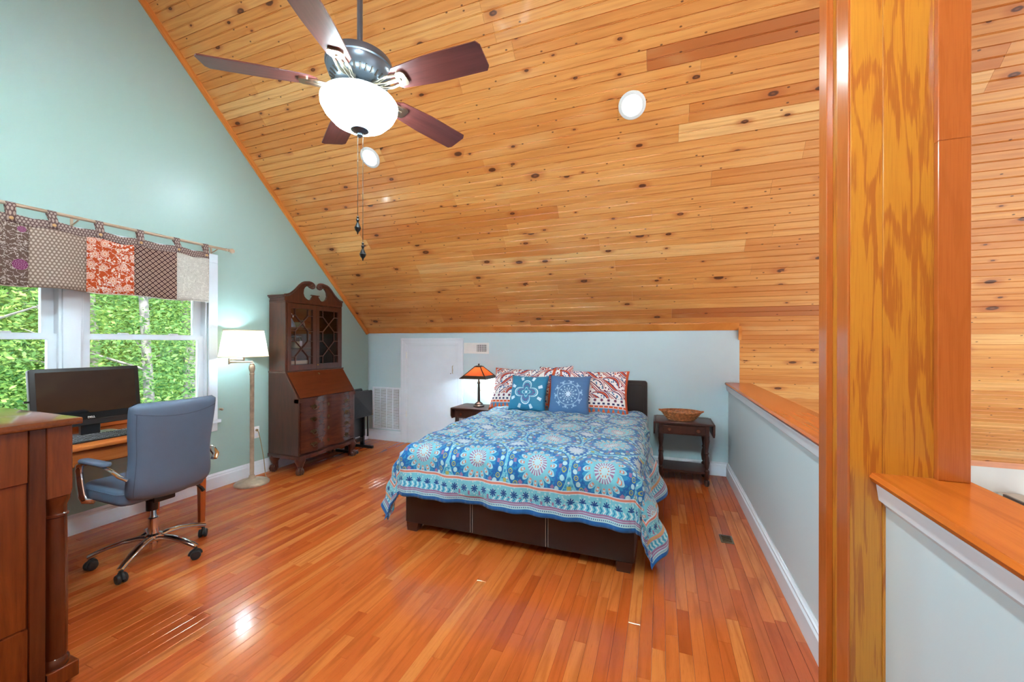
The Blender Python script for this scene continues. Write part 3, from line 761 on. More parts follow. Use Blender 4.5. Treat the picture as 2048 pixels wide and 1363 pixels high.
# pillows
def pillow_mesh(w, h, th, n=22, droop=0.0):
    m = MB(); uv = []
    def f(i, j, sgn):
        u, v = 2 * i - 1, 2 * j - 1
        k = ((1 - abs(u) ** 2.6) * (1 - abs(v) ** 2.6)) ** 0.42 if abs(u) < 1 and abs(v) < 1 else 0
        px = u * w / 2 * (1 - 0.07 * (1 - v * v) * abs(u) ** 3) ; pz = v * h / 2 * (1 - 0.07 * (1 - u * u) * abs(v) ** 3)
        wr = 0.006 * math.sin(u * 9 + v * 4) * k
        uv.append((u * w / 2, v * h / 2))
        return (px, sgn * (th / 2 * k + wr * (k > 0)), pz)
    m.grid(lambda i, j: f(i, j, -1), n, n); m.grid(lambda i, j: f(i, j, 1), n, n); m.uv = uv
    return m
def merge(o):
    bm = bmesh.new(); bm.from_mesh(o.data); bmesh.ops.remove_doubles(bm, verts=bm.verts, dist=1e-5); bmesh.ops.recalc_face_normals(bm, faces=bm.faces); bm.to_mesh(o.data); bm.free(); o.data.shade_smooth()
def mat_paisley(seed):
    t = T('paisley_print%d' % seed, 0.8, 0, 0, 0.2); s, q, _ = t.coords('UV')
    white, red, plum, orange, blue, navy = lin(240, 236, 234), lin(176, 40, 56), lin(110, 44, 84), lin(228, 108, 66), lin(92, 140, 178), lin(54, 62, 104)
    ca, sa_ = math.cos(0.55), math.sin(0.55); k = -1 if seed == 2 else 1
    u = s * ca * k + q * sa_; v = q * ca - s * sa_ * k
    vo, k1, k2 = t.voro(t.vec(s, q, seed), 34)
    c = t.mix(vo.lt(0.30) * k1.gt(0.45), white, plum); c = t.mix(vo.lt(0.34) * k1.lt(0.2), c, orange)
    # drop shaped paisleys on a slanted lattice
    for (P, Q, ox, oy, col1, col2) in ((0.25, 0.20, 0.05 + seed * 0.03, 0.02, red, white), (0.25, 0.20, 0.175 + seed * 0.03, 0.12, plum, orange)):
        a = (((u + ox) / P).fract() - 0.5) * P; b = (((v + oy) / Q).fract() - 0.5) * Q
        bb_ = b + a * a * 3.0 - 0.02
        an = ((a + 0.11) / 0.22).clamp(); wd = (an.sqrt() * (an * -1 + 1) * 0.19).max(0.001)
        ins = bb_.abs() / wd; body = a.abs().lt(0.109)
        c = t.mix(ins.lt(1.0) * body, c, col1); c = t.mix(ins.lt(0.68) * body, c, col2); c = t.mix(ins.lt(0.5) * body, c, plum)
        c = t.mix(ins.lt(0.34) * body, c, t.mix(vo.lt(0.3), white, blue)); c = t.mix(ins.near(0.84, 0.05) * body, c, white)
    e = q + 0.24
    def band(c, lo, hi, col): return t.mix(e.gt(lo) * e.lt(hi), c, col)
    tri = (((s / 0.05).fract() - 0.5).abs() * 0.05)
    c = band(c, -0.02, 0.16, white); c = t.mix(e.lt(0.055), c, t.mix((tri * 1.6 + e * 0.6).lt(0.034), blue, orange))
    c = band(c, 0.060, 0.082, orange); c = t.mix(e.near(0.071, 0.006) * tri.lt(0.006), c, white)
    c = t.mix(e.near(0.103, 0.010) * tri.lt(0.013), c, navy)
    fx = ((s / 0.07).fract() - 0.5) * 0.07; fy = e - 0.14; fr = (fx * fx + fy * fy).sqrt(); fa = fy.atan2(fx)
    c = t.mix(fr.lt((fa * 4).cos().abs() * 0.010 + 0.008), c, plum)
    edge = (s.abs() - 0.355).gt(0); c = t.mix(edge, c, orange); c = t.mix((q.abs() - 0.245).gt(0), c, orange)
    t.col(c); t.bump(t.noise(t.vec(s, q, 0), 25, 3), 0.3, 0.004); return t.m
def mat_emb(name, base, light, quatre):
    t = T(name, 0.5, 0, 0, 0.4); s, q, _ = t.coords('UV'); r = (s * s + q * q).sqrt(); a = q.atan2(s)
    plum, pale = lin(112, 72, 140), lin(206, 226, 236)
    sh = t.noise(t.vec(s * 3, q * 18, 0), 4, 3, 0.6, 0.5)
    c = t.mix(sh, tuple(k * 0.82 for k in base[:3]) + (1,), base)
    if quatre:
        lob = r / ((a * 2).cos().abs() * 0.065 + 0.062)
        c = t.mix(lob.near(1.0, 0.05), c, pale); c = t.mix(lob.near(0.86, 0.03), c, light)
        c = t.mix(lob.near(0.66, 0.11) * (a * 22).cos().gt(0.1), c, plum)
        c = t.mix(lob.near(0.36, 0.04), c, light); c = t.mix(r.lt((a * 4).cos().abs() * 0.014 + 0.004), c, pale)
        a4 = a * 8 + PI / 2
        c = t.mix(r.near(0.165, 0.024) * a4.sin().lt(-0.72) * 1.0, c, pale)
    else:
        c = t.mix(r.lt(0.034), c, tuple(k * 0.8 for k in base[:3]) + (1,)); c = t.mix(r.lt((a * 4).cos().abs() * 0.022 + 0.012), c, pale)
        c = t.mix(r.near(0.042, 0.0025), c, light); c = t.mix(r.near(0.058, 0.008) * (a * 14).cos().gt(0.1), c, light)
        c = t.mix(r.near(0.085, 0.009) * (a * 12).cos().gt(0.45), c, light)
        c = t.mix(r.near(0.112, 0.0035), c, light); c = t.mix(r.near(0.132, 0.013) * (a * 10).sin().gt(0.62), c, light)
        c = t.mix(r.near(0.145, 0.006) * (a * 20).cos().gt(0.7), c, light)
    t.col(c); t.bump(sh, 0.35, 0.005); return t.m
def place_pillow(name, mesh, mat, x, y, z, tilt, rz, label, roll=0.0, group=None):
    o = mesh.build(name, mat); merge(o); o.location = (x, y, z); o.rotation_euler = (R_(-tilt), R_(roll), R_(rz)); tag(o, label, 'pillow', group); return o
sham = pillow_mesh(0.76, 0.52, 0.20)
place_pillow('sham_pillow', sham, mat_paisley(1), -1.50, 4.33, 0.86, 24, -2, 'red and white paisley sham at the table lamp end, behind the teal cushion')
place_pillow('sham_pillow', pillow_mesh(0.76, 0.52, 0.20), mat_paisley(2), -0.69, 4.33, 0.855, 24, 3, 'red and white paisley sham against the bare headboard, behind the slate cushion')
place_pillow('sham_pillow', pillow_mesh(0.40, 0.40, 0.12), mat_paisley(3), -1.12, 4.45, 0.93, 5, 0, 'paisley sham tucked upright behind the other pillows, only its top edge showing', roll=-3)
place_pillow('throw_pillow', pillow_mesh(0.43, 0.41, 0.15), mat_emb('teal_satin', lin(44, 132, 172), lin(150, 200, 220), True), -1.352, 4.115, 0.845, 22, -2, 'teal square cushion with embroidered four-lobed flower')
place_pillow('throw_pillow', pillow_mesh(0.43, 0.43, 0.15), mat_emb('slate_satin', lin(74, 116, 164), lin(150, 184, 212), False), -0.895, 4.09, 0.85, 20, 2, 'slate blue square cushion with round white medallion')

# ------------------------------------------------------------------ nightstands (drop-leaf side tables)
NW, ND, NH = 0.50, 0.37, 0.612
def nightstand(name, label, loc):
    t = thing(name, label, 'nightstand', loc, 0, 'nightstands beside the bed')
    def nb(nm, x0, x1, y0, y1, z0, z1, m='ns', bev=0.003, par=None, seg=1): return bx(x0, x1, y0, y1, z0, z1).build(nm, M[m], par or t, bevel=bev, seg=seg, smooth=40)
    nb('top', -NW/2 - 0.012, NW/2 + 0.012, -ND/2 - 0.01, ND/2 + 0.01, NH - 0.02, NH, bev=0.006, seg=2)
    for sx in (-1, 1):
        xa = sx * (NW/2 + 0.013); lf = MB(); pts = [(-ND/2 - 0.005, NH - 0.004), (ND/2 + 0.005, NH - 0.004), (ND/2 + 0.005, NH - 0.10), (ND/2 - 0.02, NH - 0.135), (-ND/2 + 0.02, NH - 0.135), (-ND/2 - 0.005, NH - 0.10)]
        lf.prism(pts, 'x', xa, xa + sx * 0.018); lf.build('drop_leaf', M['ns'], t, bevel=0.005, seg=2, smooth=40)
    nb('apron', -NW/2 + 0.02, NW/2 - 0.02, -ND/2 + 0.012, ND/2, NH - 0.125, NH - 0.02)
    dw = nb('drawer', -NW/2 + 0.055, NW/2 - 0.055, -ND/2 - 0.002, -ND/2 + 0.0118, NH - 0.112, NH - 0.032, 'nsleg', bev=0.004)
    for x in (-0.13, 0.13):
        MB().lathe([(0.008, 0.0), (0.008, 0.008), (0.017, 0.014), (0.019, 0.022), (0.013, 0.030), (0.001, 0.033)], (0, 0, 0), 14, 'y').xf(Matrix.Translation((x, -ND/2 - 0.002, NH - 0.072)) @ Matrix.Rotation(PI, 4, 'Z')).build('knob', M['nsknob'], dw)
    lp = [(0.017, 0), (0.026, 0.03), (0.024, 0.05), (0.012, 0.062), (0.022, 0.075), (0.024, 0.11), (0.024, 0.15), (0.012, 0.165), (0.020, 0.18), (0.026, 0.23), (0.02, 0.28), (0.013, 0.305), (0.021, 0.32), (0.013, 0.335), (0.016, 0.36), (0.022, 0.41), (0.026, 0.44), (0.024, 0.46), (0.024, NH - 0.12)]
    for sx in (-1, 1):
        for sy in (-1, 1): MB().lathe(lp, (sx * (NW/2 - 0.04), sy * (ND/2 - 0.035), 0), 16).build('leg', M['nsleg'], t)
    nb('shelf', -NW/2 + 0.03, NW/2 - 0.03, -ND/2 + 0.02, ND/2 - 0.02, 0.115, 0.135)
    return t
nightstand('nightstand', 'dark brown drop-leaf nightstand with turned legs, holding the wicker basket', (0.209, 4.455, 0))
nightstand('nightstand', 'dark brown drop-leaf nightstand half hidden by the bed, holding the lamp', (-2.118, 4.455, 0))

# table lamp with mica shade
tl = thing('table_lamp', 'small bronze table lamp with flared orange mica shade', 'lamp', (-2.105, 4.45, NH))
MB().lathe([(0.068, 0), (0.07, 0.012), (0.062, 0.02), (0.05, 0.026), (0.052, 0.036), (0.035, 0.05), (0.02, 0.06), (0.014, 0.075)], n=28).build('base', M['bronze'], tl)
MB().lathe([(0.016, 0.07), (0.015, 0.22), (0.013, 0.275), (0.02, 0.285), (0.02, 0.30), (0.012, 0.312), (0.012, 0.40)], n=18, rfn=lambda a, h: 1 + 0.06 * math.cos(8 * a)).build('column', M['bronze'], tl)
zs0, zs1, hw0, hw1 = 0.372, 0.492, 0.150, 0.036
def corner(k, h, z, ): sx = (-1, 1, 1, -1)[k]; sy = (-1, -1, 1, 1)[k]; return (sx * h, sy * h, z)
for k in range(4):
    a, b, c, d = corner(k, hw0, zs0), corner((k + 1) % 4, hw0, zs0), corner((k + 1) % 4, hw1, zs1), corner(k, hw1, zs1)
    MB().add([a, b, c, d], [(0, 1, 2, 3)]).build('shade_panel', M['mica'], tl, smooth=0, solid=0.003)
fr = MB()
for k in range(4):
    fr.tube([corner(k, hw0, zs0), corner(k, hw1, zs1)], 0.0075, 6); fr.tube([corner(k, hw1 + 0.002, zs1), corner((k + 1) % 4, hw1 + 0.002, zs1)], 0.008, 6)
    a, b, c, d = corner(k, hw0 + 0.028, zs0 - 0.022), corner((k + 1) % 4, hw0 + 0.028, zs0 - 0.022), corner((k + 1) % 4, hw0 - 0.01, zs0 + 0.008), corner(k, hw0 - 0.01, zs0 + 0.008)
    fr.add([a, b, c, d, tuple(Vector(a) + Vector((0, 0, 0.006))), tuple(Vector(b) + Vector((0, 0, 0.006))), tuple(Vector(c) + Vector((0, 0, 0.006))), tuple(Vector(d) + Vector((0, 0, 0.006)))], [(3,2,1,0),(4,5,6,7),(0,1,5,4),(2,3,7,6)])
fr.build('shade_frame', M['bronze'], tl, smooth=0)
MB().lathe([(0.045, zs1), (0.04, zs1 + 0.012), (0.012, zs1 + 0.014), (0.008, zs1 + 0.022), (0.011, zs1 + 0.03), (0.003, zs1 + 0.038)], n=16).build('finial', M['bronze'], tl)
for (x, y, z) in ((-0.035, -0.05, 0.175), (0.04, -0.04, 0.205)): MB().tube([(x, y, zs0 + 0.01), (x, y, z)], 0.0012, 5).sphere((x, y, z), 0.005, 8, 6).build('pull_chain', M['brass'], tl)
E_TABLE = 520.0
MB().sphere((0, 0, 0.395), 0.026, 12, 8).build('bulb', emit('table_bulb', LAMP, E_TABLE), tl)
# wicker basket
bk = thing('wicker_basket', 'oval brown wicker basket with two end handles on the nightstand', 'basket', (0.19, 4.42, NH + 0.001))
def oval(h):
    k = h / 0.085; return 0.115 + 0.075 * k ** 0.8, 0.085 + 0.045 * k ** 0.8
MB().lathe([(0.113, 0.0), (0.115, 0.006)], n=32).xf(Matrix.Diagonal((1, 0.74, 1, 1))).build('bottom', M['wicker'], bk)
wv = MB()
for j in range(10):
    h = 0.006 + j * 0.0078; a, b = oval(h); pts = []
    for i in range(96):
        t = 2 * PI * i / 96; o_ = 0.0035 * math.cos(t * 16 + PI * j); pts.append(((a + o_) * math.cos(t), (b + o_) * math.sin(t), h))
    wv.tube(pts, 0.0042, 5, closed=True)
wv.build('weave', M['wicker'], bk, smooth=60)
stk = MB()
for i in range(32):
    t = 2 * PI * i / 32; stk.tube([(oval(h)[0] * math.cos(t), oval(h)[1] * math.sin(t), h) for h in (0.002, 0.025, 0.05, 0.084)], 0.0028, 5)
stk.build('stakes', M['wicker'], bk, smooth=60)
rim = MB()
for ph in (0, 2.1, 4.2):
    a, b = oval(0.086); rim.tube([((a + 0.005 * math.cos(30 * 2 * PI * i / 160 + ph)) * math.cos(2 * PI * i / 160), (b + 0.005 * math.cos(30 * 2 * PI * i / 160 + ph)) * math.sin(2 * PI * i / 160), 0.087 + 0.005 * math.sin(30 * 2 * PI * i / 160 + ph)) for i in range(160)], 0.0042, 5, closed=True)
rim.build('rim', M['wicker'], bk, smooth=60)
for sx in (-1, 1):
    hd = MB()
    for ph in (0, PI): hd.tube([(sx * (0.186 + 0.024 * math.sin(PI * k / 12)) , -0.035 + 0.07 * k / 12 + 0.002 * math.cos(k + ph), 0.088 + 0.006 * math.sin(PI * k / 12) + 0.003 * math.sin(k * 1.5 + ph)) for k in range(13)], 0.005, 6)
    hd.build('handle', M['bronze'] if False else M['wicker'], bk, smooth=60)
# ------------------------------------------------------------------ secretary desk (local: x out of the wall, y along the wall, origin on the floor at the wall corner)
SX, SY = -3.985, 3.11
sec = thing('secretary_desk', 'tall dark mahogany secretary desk with scroll pediment and glazed doors', 'secretary desk', (SX, SY, 0))
WS = 0.815; DL = 0.455; DU = 0.245
def sb(nm, x0, x1, y0, y1, z0, z1, m='mahog', bev=0.002, par=None, seg=1): return bx(x0, x1, y0, y1, z0, z1).build(nm, M[m], par or sec, bevel=bev, seg=seg, smooth=40)
side = [(0, 0.20), (DL - 0.02, 0.20), (DL - 0.02, 0.80), (DU, 1.075), (0, 1.075)]
for (a, b) in ((0, 0.02), (WS - 0.02, WS)): MB().prism([(x, z) for x, z in side], 'y', a, b).build('side_panel', M['mahog'], sec, bevel=0.002, smooth=0)
sb('back_panel', 0, 0.012, 0.02, WS - 0.02, 0.2, 1.075); sb('top_board', 0, DU, 0.02, WS - 0.02, 1.055, 1.075); sb('inner_bottom', 0.012, DL - 0.04, 0.02, WS - 0.02, 0.20, 0.225)
# slant lid
n = Vector((0.275, 0, 0.215)).normalized(); lid = MB()
lz0, lz1, lx0, lx1 = 0.803, 1.072, DL - 0.018, DU + 0.002
lid.add([(lx0, 0.022, lz0), (lx0, WS - 0.022, lz0), (lx1, WS - 0.022, lz1), (lx1, 0.022, lz1)] + [tuple(Vector(p) + n * 0.012) for p in ((lx0, 0.012, lz0), (lx0, WS - 0.012, lz0), (lx1, WS - 0.012, lz1), (lx1, 0.012, lz1))],
        [(3,2,1,0),(4,5,6,7),(0,1,5,4),(1,2,6,5),(2,3,7,6),(3,0,4,7)])
lido = lid.build('lid', M['lidw'], sec, bevel=0.003, seg=2, smooth=0)
kp = Vector((lx1 - 0.0, WS / 2, lz1)) + Vector((0.03, 0, -0.038)) + n * 0.012
MB().lathe([(0.014, 0), (0.013, 0.002), (0.002, 0.003)], (0, 0, 0), 12, 'x').xf(Matrix.Translation(kp) @ Matrix.Rotation(-math.atan2(0.215, 0.275), 4, 'Y')).build('escutcheon', M['dbrass'], lido)
# serpentine drawers
def fx(y): return DL - 0.012 + 0.020 * math.cos(2 * PI * 2 * (y / WS - 0.22)) * max(0.0, math.sin(PI * max(0, min(1, y / WS)))) ** 0.5
def serp(z0, z1, dx, y0, y1, back, nm, m='mahogx', par=None, bev=0.0):
    s = MB(); N = 28
    pts = [(fx(y0 + (y1 - y0) * i / N) + dx, y0 + (y1 - y0) * i / N) for i in range(N + 1)] + [(back, y1), (back, y0)]
    return s.prism(pts, 'z', z0, z1).build(nm, M[m], par or sec, bevel=bev, smooth=30)
zz = [0.225, 0.364, 0.496, 0.632, 0.765]
for k in range(4):
    d = serp(zz[k] + 0.003, zz[k + 1] - 0.006, 0.004, 0.024, WS - 0.024, DL - 0.06, 'drawer')
    zc = (zz[k] + zz[k + 1]) / 2
    for y in (0.17, WS - 0.17):
        x = fx(y) + 0.004; pl = MB(); pl.prism([(y + a, zc + 0.008 + b) for a, b in ((-0.045, 0.006), (-0.03, 0.018), (-0.012, 0.014), (0, 0.022), (0.012, 0.014), (0.03, 0.018), (0.045, 0.006), (0.03, -0.008), (0.014, -0.012), (0, -0.024), (-0.014, -0.012), (-0.03, -0.008))], 'x', x - 0.003, x + 0.004)
        po = pl.build('pull', M['dbrass'], d, smooth=0)
    for y in (0.17, WS - 0.17):
        x = fx(y) + 0.008; MB().tube([(x, y - 0.034, zc + 0.012), (x + 0.014, y - 0.033, zc + 0.006), (x + 0.016, y - 0.024, zc - 0.014), (x + 0.016, y, zc - 0.021), (x + 0.016, y + 0.024, zc - 0.014), (x + 0.014, y + 0.033, zc + 0.006), (x, y + 0.034, zc + 0.012)], 0.0035, 7).build('bail', M['dbrass'], d)
    MB().prism([(WS/2 + a, zc + b) for a, b in ((-0.014, 0.004), (0, 0.02), (0.014, 0.004), (0.010, -0.012), (0, -0.022), (-0.010, -0.012))], 'x', fx(WS/2) + 0.002, fx(WS/2) + 0.008).build('escutcheon', M['dbrass'], d, smooth=0)
for k in range(1, 4): serp(zz[k] - 0.006, zz[k] + 0.003, -0.002, 0.02, WS - 0.02, DL - 0.06, 'rail')
serp(zz[4] - 0.006, 0.802, 0.002, 0.0, WS, DL - 0.08, 'rail')
# base moulding and claw feet
base = MB(); N = 28
base.prism([(fx(WS * i / N) + 0.018, -0.012 + (WS + 0.024) * i / N) for i in range(N + 1)] + [(0, WS + 0.012), (0, -0.012)], 'z', 0.165, 0.205); base.build('base_moulding', M['mahog'], sec, bevel=0.006, seg=2, smooth=40)
def claw(cx, cy, dx, dy):
    m = MB()
    p0 = Vector((cx, cy, 0.175)); o = Vector((dx, dy, 0)).normalized()
    m.tube([p0 + Vector((0, 0, 0.0)), p0 + o * 0.018 + Vector((0, 0, -0.03)), p0 + o * 0.016 + Vector((0, 0, -0.065)), p0 + o * 0.004 + Vector((0, 0, -0.10)), p0 + o * 0.012 + Vector((0, 0, -0.13))], [0.058, 0.052, 0.036, 0.025, 0.032], 12)
    b = p0 + o * 0.022; b.z = 0.036; m.sphere(b, 0.036, 14, 9)
    for a in (-0.9, -0.3, 0.3, 0.9, PI):
        q = Matrix.Rotation(a, 3, 'Z') @ o
        m.tube([p0 + o * 0.01 + Vector((0, 0, -0.105)) + q * 0.012, b + q * 0.032 + Vector((0, 0, 0.028)), b + q * 0.041 + Vector((0, 0, 0.002)), b + q * 0.034 + Vector((0, 0, -0.026))], [0.012, 0.011, 0.010, 0.005], 7)
    # knee brackets
    for q in (Vector((-dx, 0, 0)), Vector((0, -dy, 0))):
        if q.length: q = q.normalized(); m.tube([p0 + q * 0.02 + Vector((0, 0, -0.005)), p0 + q * 0.075 + Vector((0, 0, -0.004)), p0 + q * 0.12 + Vector((0, 0, 0.0))], [0.034, 0.022, 0.008], 8)
    m.build('claw_foot', M['mahog'], sec, smooth=60)
claw(DL - 0.045, 0.045, 1, -1); claw(DL - 0.045, WS - 0.045, 1, 1); claw(0.06, 0.045, 0.0001, -1); claw(0.06, WS - 0.045, 0.0001, 1)
# bookcase
UZ0, UZ1 = 1.0755, 1.83
for (a, b) in ((0.008, 0.028), (WS - 0.028, WS - 0.008)): sb('case_side', 0, DU - 0.005, a, b, UZ0, UZ1)
sb('case_back', 0, 0.012, 0.028, WS - 0.028, UZ0, UZ1, 'lidw'); sb('case_floor', 0.012, DU - 0.022, 0.028, WS - 0.028, UZ0, UZ0 + 0.02); sb('case_top', 0.0, DU - 0.005, 0.008, WS - 0.008, UZ1, UZ1 + 0.02)
sb('waist_moulding', 0, DU + 0.014, -0.006, WS + 0.006, UZ0 - 0.006, UZ0 + 0.012, bev=0.005, seg=2)
SHZ = (1.335, 1.565)
for z in SHZ: sb('shelf', 0.012, DU - 0.03, 0.028, WS - 0.028, z - 0.014, z)
for k in range(2):
    y0 = 0.030 + k * (WS / 2 - 0.030); y1 = y0 + WS / 2 - 0.032; z0, z1 = UZ0 + 0.016, UZ1 - 0.006; st = 0.045
    d = MB(); x0, x1 = DU - 0.020, DU
    d.box(x0, x1, y0, y0 + st, z0, z1); d.box(x0, x1, y1 - st, y1, z0, z1); d.box(x0, x1, y0 + st, y1 - st, z1 - 0.052, z1); d.box(x0, x1, y0 + st, y1 - st, z0, z0 + 0.06)
    do = d.build('door', M['mahog'], sec, smooth=0)
    ga, gb, gz0, gz1 = y0 + st, y1 - st, z0 + 0.06, z1 - 0.052
    bx(x0 + 0.004, x0 + 0.007, ga - 0.004, gb + 0.004, gz0 - 0.004, gz1 + 0.004).build('pane', M['cabglass'], do, smooth=0)
    def Pm(p): return (x0 + 0.013, ga + (gb - ga) * p[0], gz0 + (gz1 - gz0) * p[1])
    mt = MB()
    for p, q in (((.2, 1), (.2, .88)), ((.8, 1), (.8, .88)), ((.2, .88), (.8, .60)), ((.8, .88), (.2, .60)), ((.2, .60), (.2, .42)), ((.8, .60), (.8, .42)), ((.2, .42), (.8, .14)), ((.8, .42), (.2, .14)), ((.2, .14), (.2, 0)), ((.8, .14), (.8, 0)),
                 ((0, .88), (.2, .88)), ((.8, .88), (1, .88)), ((0, .60), (.2, .60)), ((.8, .60), (1, .60)), ((0, .42), (.2, .42)), ((.8, .42), (1, .42)), ((0, .14), (.2, .14)), ((.8, .14), (1, .14))):
        mt.tube([Pm(p), Pm(q)], 0.0062, 6)
    mt.build('muntins', M['mahog'], do, smooth=0)
MB().lathe([(0.006, 0), (0.008, 0.006), (0.002, 0.01)], (DU, WS / 2 + 0.02, 1.14), 10, 'x').build('knob', M['brass'], sec)
# cornice and scroll pediment
cor = MB(); cz = UZ1 + 0.02
for (o, z0, z1) in ((0.004, cz - 0.006, cz + 0.004), (-0.002, cz + 0.004, cz + 0.03), (0.012, cz + 0.03, cz + 0.045), (0.024, cz + 0.045, cz + 0.06)):
    cor.box(0, DU + o - 0.03, 0.008 - o, 0.05, z0, z1); cor.box(0, DU + o - 0.03, WS - 0.05, WS - 0.008 + o, z0, z1)
cor.box(0, DU - 0.03, 0.05, WS - 0.05, cz - 0.006, cz + 0.02)
cor.build('cornice', M['mahog'], sec, bevel=0.003, smooth=0)
sw = [(0, 0), (.03, .006), (.062, .019), (.1, .05), (.135, .085), (.187, .148), (.22, .178), (.25, .194), (.312, .206), (.345, .203), (.366, .193), (.381, .175), (.383, .158), (.374, .139), (.355, .131), (.333, .134), (.318, .146), (.305, .152), (.281, .148), (.258, .128), (.244, .10), (.239, .051), (.25, .012), (.27, -.011), (.295, -.026), (.322, -.030), (.342, -.018), (.356, .002), (.368, .022), (.372, .032), (.351, .036), (.351, .044), (.4075, .044)]
kz = 0.86; zb_ = cz + 0.055
out_ = [(a, zb_ + b * kz) for a, b in sw] + [(WS - a, zb_ + b * kz) for a, b in reversed(sw[:-1])]
ped = MB(); ped.prism([(0.0, cz - 0.004)] + out_ + [(WS, cz - 0.004)], 'x', DU - 0.03, DU - 0.006); po = ped.build('pediment', M['mahog'], sec, bevel=0.0, smooth=0)
for sgn in (0, 1):
    ml = MB(); path = sw[0:17]; pts = [(DU - 0.006, (a if not sgn else WS - a), zb_ + b * kz) for a, b in path]
    ml.tube(pts, [0.013] * 10 + [0.014, 0.015, 0.016, 0.015, 0.012, 0.009, 0.006], 8); ml.build('scroll_moulding', M['mahog'], po, smooth=60)
    ml = MB().lathe([(0.022, 0), (0.022, 0.012), (0.016, 0.02), (0.004, 0.022)], (DU - 0.012, (0.345 if not sgn else WS - 0.345), zb_ + 0.168 * kz), 16, 'x'); ml.build('rosette', M['mahog'], po, smooth=50)
# things kept in the bookcase
def P3(x, y, z): return (SX + x, SY + y, z)
def small(name, label, cat, mb, mat, loc, **k):
    o = mb.build(name, mat, **k); o.location = loc; return tag(o, label, cat)
cream = plain('cream_glaze', lin(220, 212, 190), 0.3); bgl = plain('pale_blue_glaze', lin(150, 190, 216), 0.3, var=0.12, scale=30); ggl = plain('celadon_glaze', lin(150, 176, 140), 0.3)
redg = plain('red_glaze', lin(170, 36, 40), 0.3); bluecl = plain('navy_cloth', lin(44, 58, 92), 0.7); greycl = plain('grey_cloth', lin(120, 116, 128), 0.7); redcl = plain('russet_cloth', lin(150, 66, 46), 0.7)
fg = thing('lady_figurine', 'pale blue porcelain lady figurine in a wide gown behind cabinet glass', 'figurine', P3(0.12, 0.145, SHZ[1]))
MB().lathe([(0.066, 0), (0.068, 0.01), (0.055, 0.05), (0.036, 0.09), (0.020, 0.118), (0.022, 0.135), (0.026, 0.155), (0.012, 0.172)], n=20, rfn=lambda a, h: 1 + 0.07 * math.cos(7 * a) * (h < 0.1)).build('gown', bgl, fg, smooth=60)
MB().sphere((0, 0, 0.185), 0.017, 12, 8).build('head', cream, fg)
MB().sphere((-0.004, 0, 0.193), 0.018, 12, 8).build('hair', plain('hair_brown', lin(110, 74, 44), 0.5), fg)
MB().tube([(0.006, -0.026, 0.155), (0.022, -0.042, 0.13), (0.04, -0.025, 0.115)], 0.007, 7).tube([(0.006, 0.026, 0.155), (0.022, 0.042, 0.13), (0.04, 0.025, 0.115)], 0.007, 7).build('arms', cream, fg)
small('footed_bowl', 'small celadon green footed bowl beside the porcelain figurine', 'bowl', MB().lathe([(0.022, 0), (0.016, 0.012), (0.02, 0.02), (0.046, 0.045), (0.05, 0.062), (0.046, 0.062), (0.018, 0.026)], n=20), ggl, P3(0.12, 0.265, SHZ[1]))
small('bud_vase', 'little grey-green bud vase behind the celadon bowl', 'vase', MB().lathe([(0.022, 0), (0.03, 0.03), (0.024, 0.06), (0.012, 0.075), (0.018, 0.09), (0.014, 0.09)], n=18), plain('slate_glaze', lin(110, 124, 116), 0.3), P3(0.10, 0.345, SHZ[1]))
clear = glass('clear_crystal', 0.03, (0.9, 0.92, 0.94, 1))
gb = thing('crystal_goblet', 'clear crystal goblet on the upper shelf behind the other cabinet door', 'goblet', P3(0.13, 0.55, SHZ[1]))
MB().lathe([(0.03, 0), (0.03, 0.003), (0.005, 0.008), (0.005, 0.06)], n=18).build('stem', clear, gb); MB().lathe([(0.005, 0.06), (0.03, 0.085), (0.036, 0.12), (0.032, 0.16), (0.029, 0.16), (0.032, 0.12), (0.026, 0.09), (0.003, 0.066)], n=18).build('cup', clear, gb)
mg = thing('red_mug', 'small red mug under the crystal goblet shelf', 'mug', P3(0.165, 0.515, SHZ[1]))
mg['label'] = 'small glossy red mug beside the crystal goblet'
MB().lathe([(0.022, 0), (0.025, 0.006), (0.025, 0.06), (0.022, 0.06), (0.021, 0.008)], n=18).build('cup', redg, mg); MB().tube([(0.0, 0.024, 0.05), (0.0, 0.042, 0.045), (0.0, 0.042, 0.02), (0.0, 0.024, 0.014)], 0.0045, 7).build('handle', redg, mg)
jr = thing('candle_jar', 'round glass candle jar with white paper label on the middle shelf', 'jar', P3(0.13, 0.235, SHZ[0]))
MB().lathe([(0.05, 0.002), (0.058, 0.02), (0.056, 0.06), (0.05, 0.075)], n=22).build('wax', plain('ivory_wax', lin(222, 200, 150), 0.5), jr); MB().lathe([(0.052, 0), (0.062, 0.02), (0.06, 0.09), (0.05, 0.115), (0.054, 0.125), (0.05, 0.125), (0.046, 0.115)], n=22).build('glass', clear, jr)
MB().lathe([(0.052, 0.124), (0.052, 0.134), (0.02, 0.142), (0.002, 0.144)], n=22).build('lid', M['pewter'], jr)
MB().grid(lambda i, j: (0.0635 * math.cos(-0.1 + i * 0.75), 0.0635 * math.sin(-0.1 + i * 0.75), 0.025 + j * 0.055), 8, 1).build('label', plain('paper', lin(240, 240, 240), 0.7), jr)
pt_ = thing('glass_pitcher', 'tall cut glass pitcher on the middle shelf behind cabinet glass', 'pitcher', P3(0.13, 0.60, SHZ[0]))
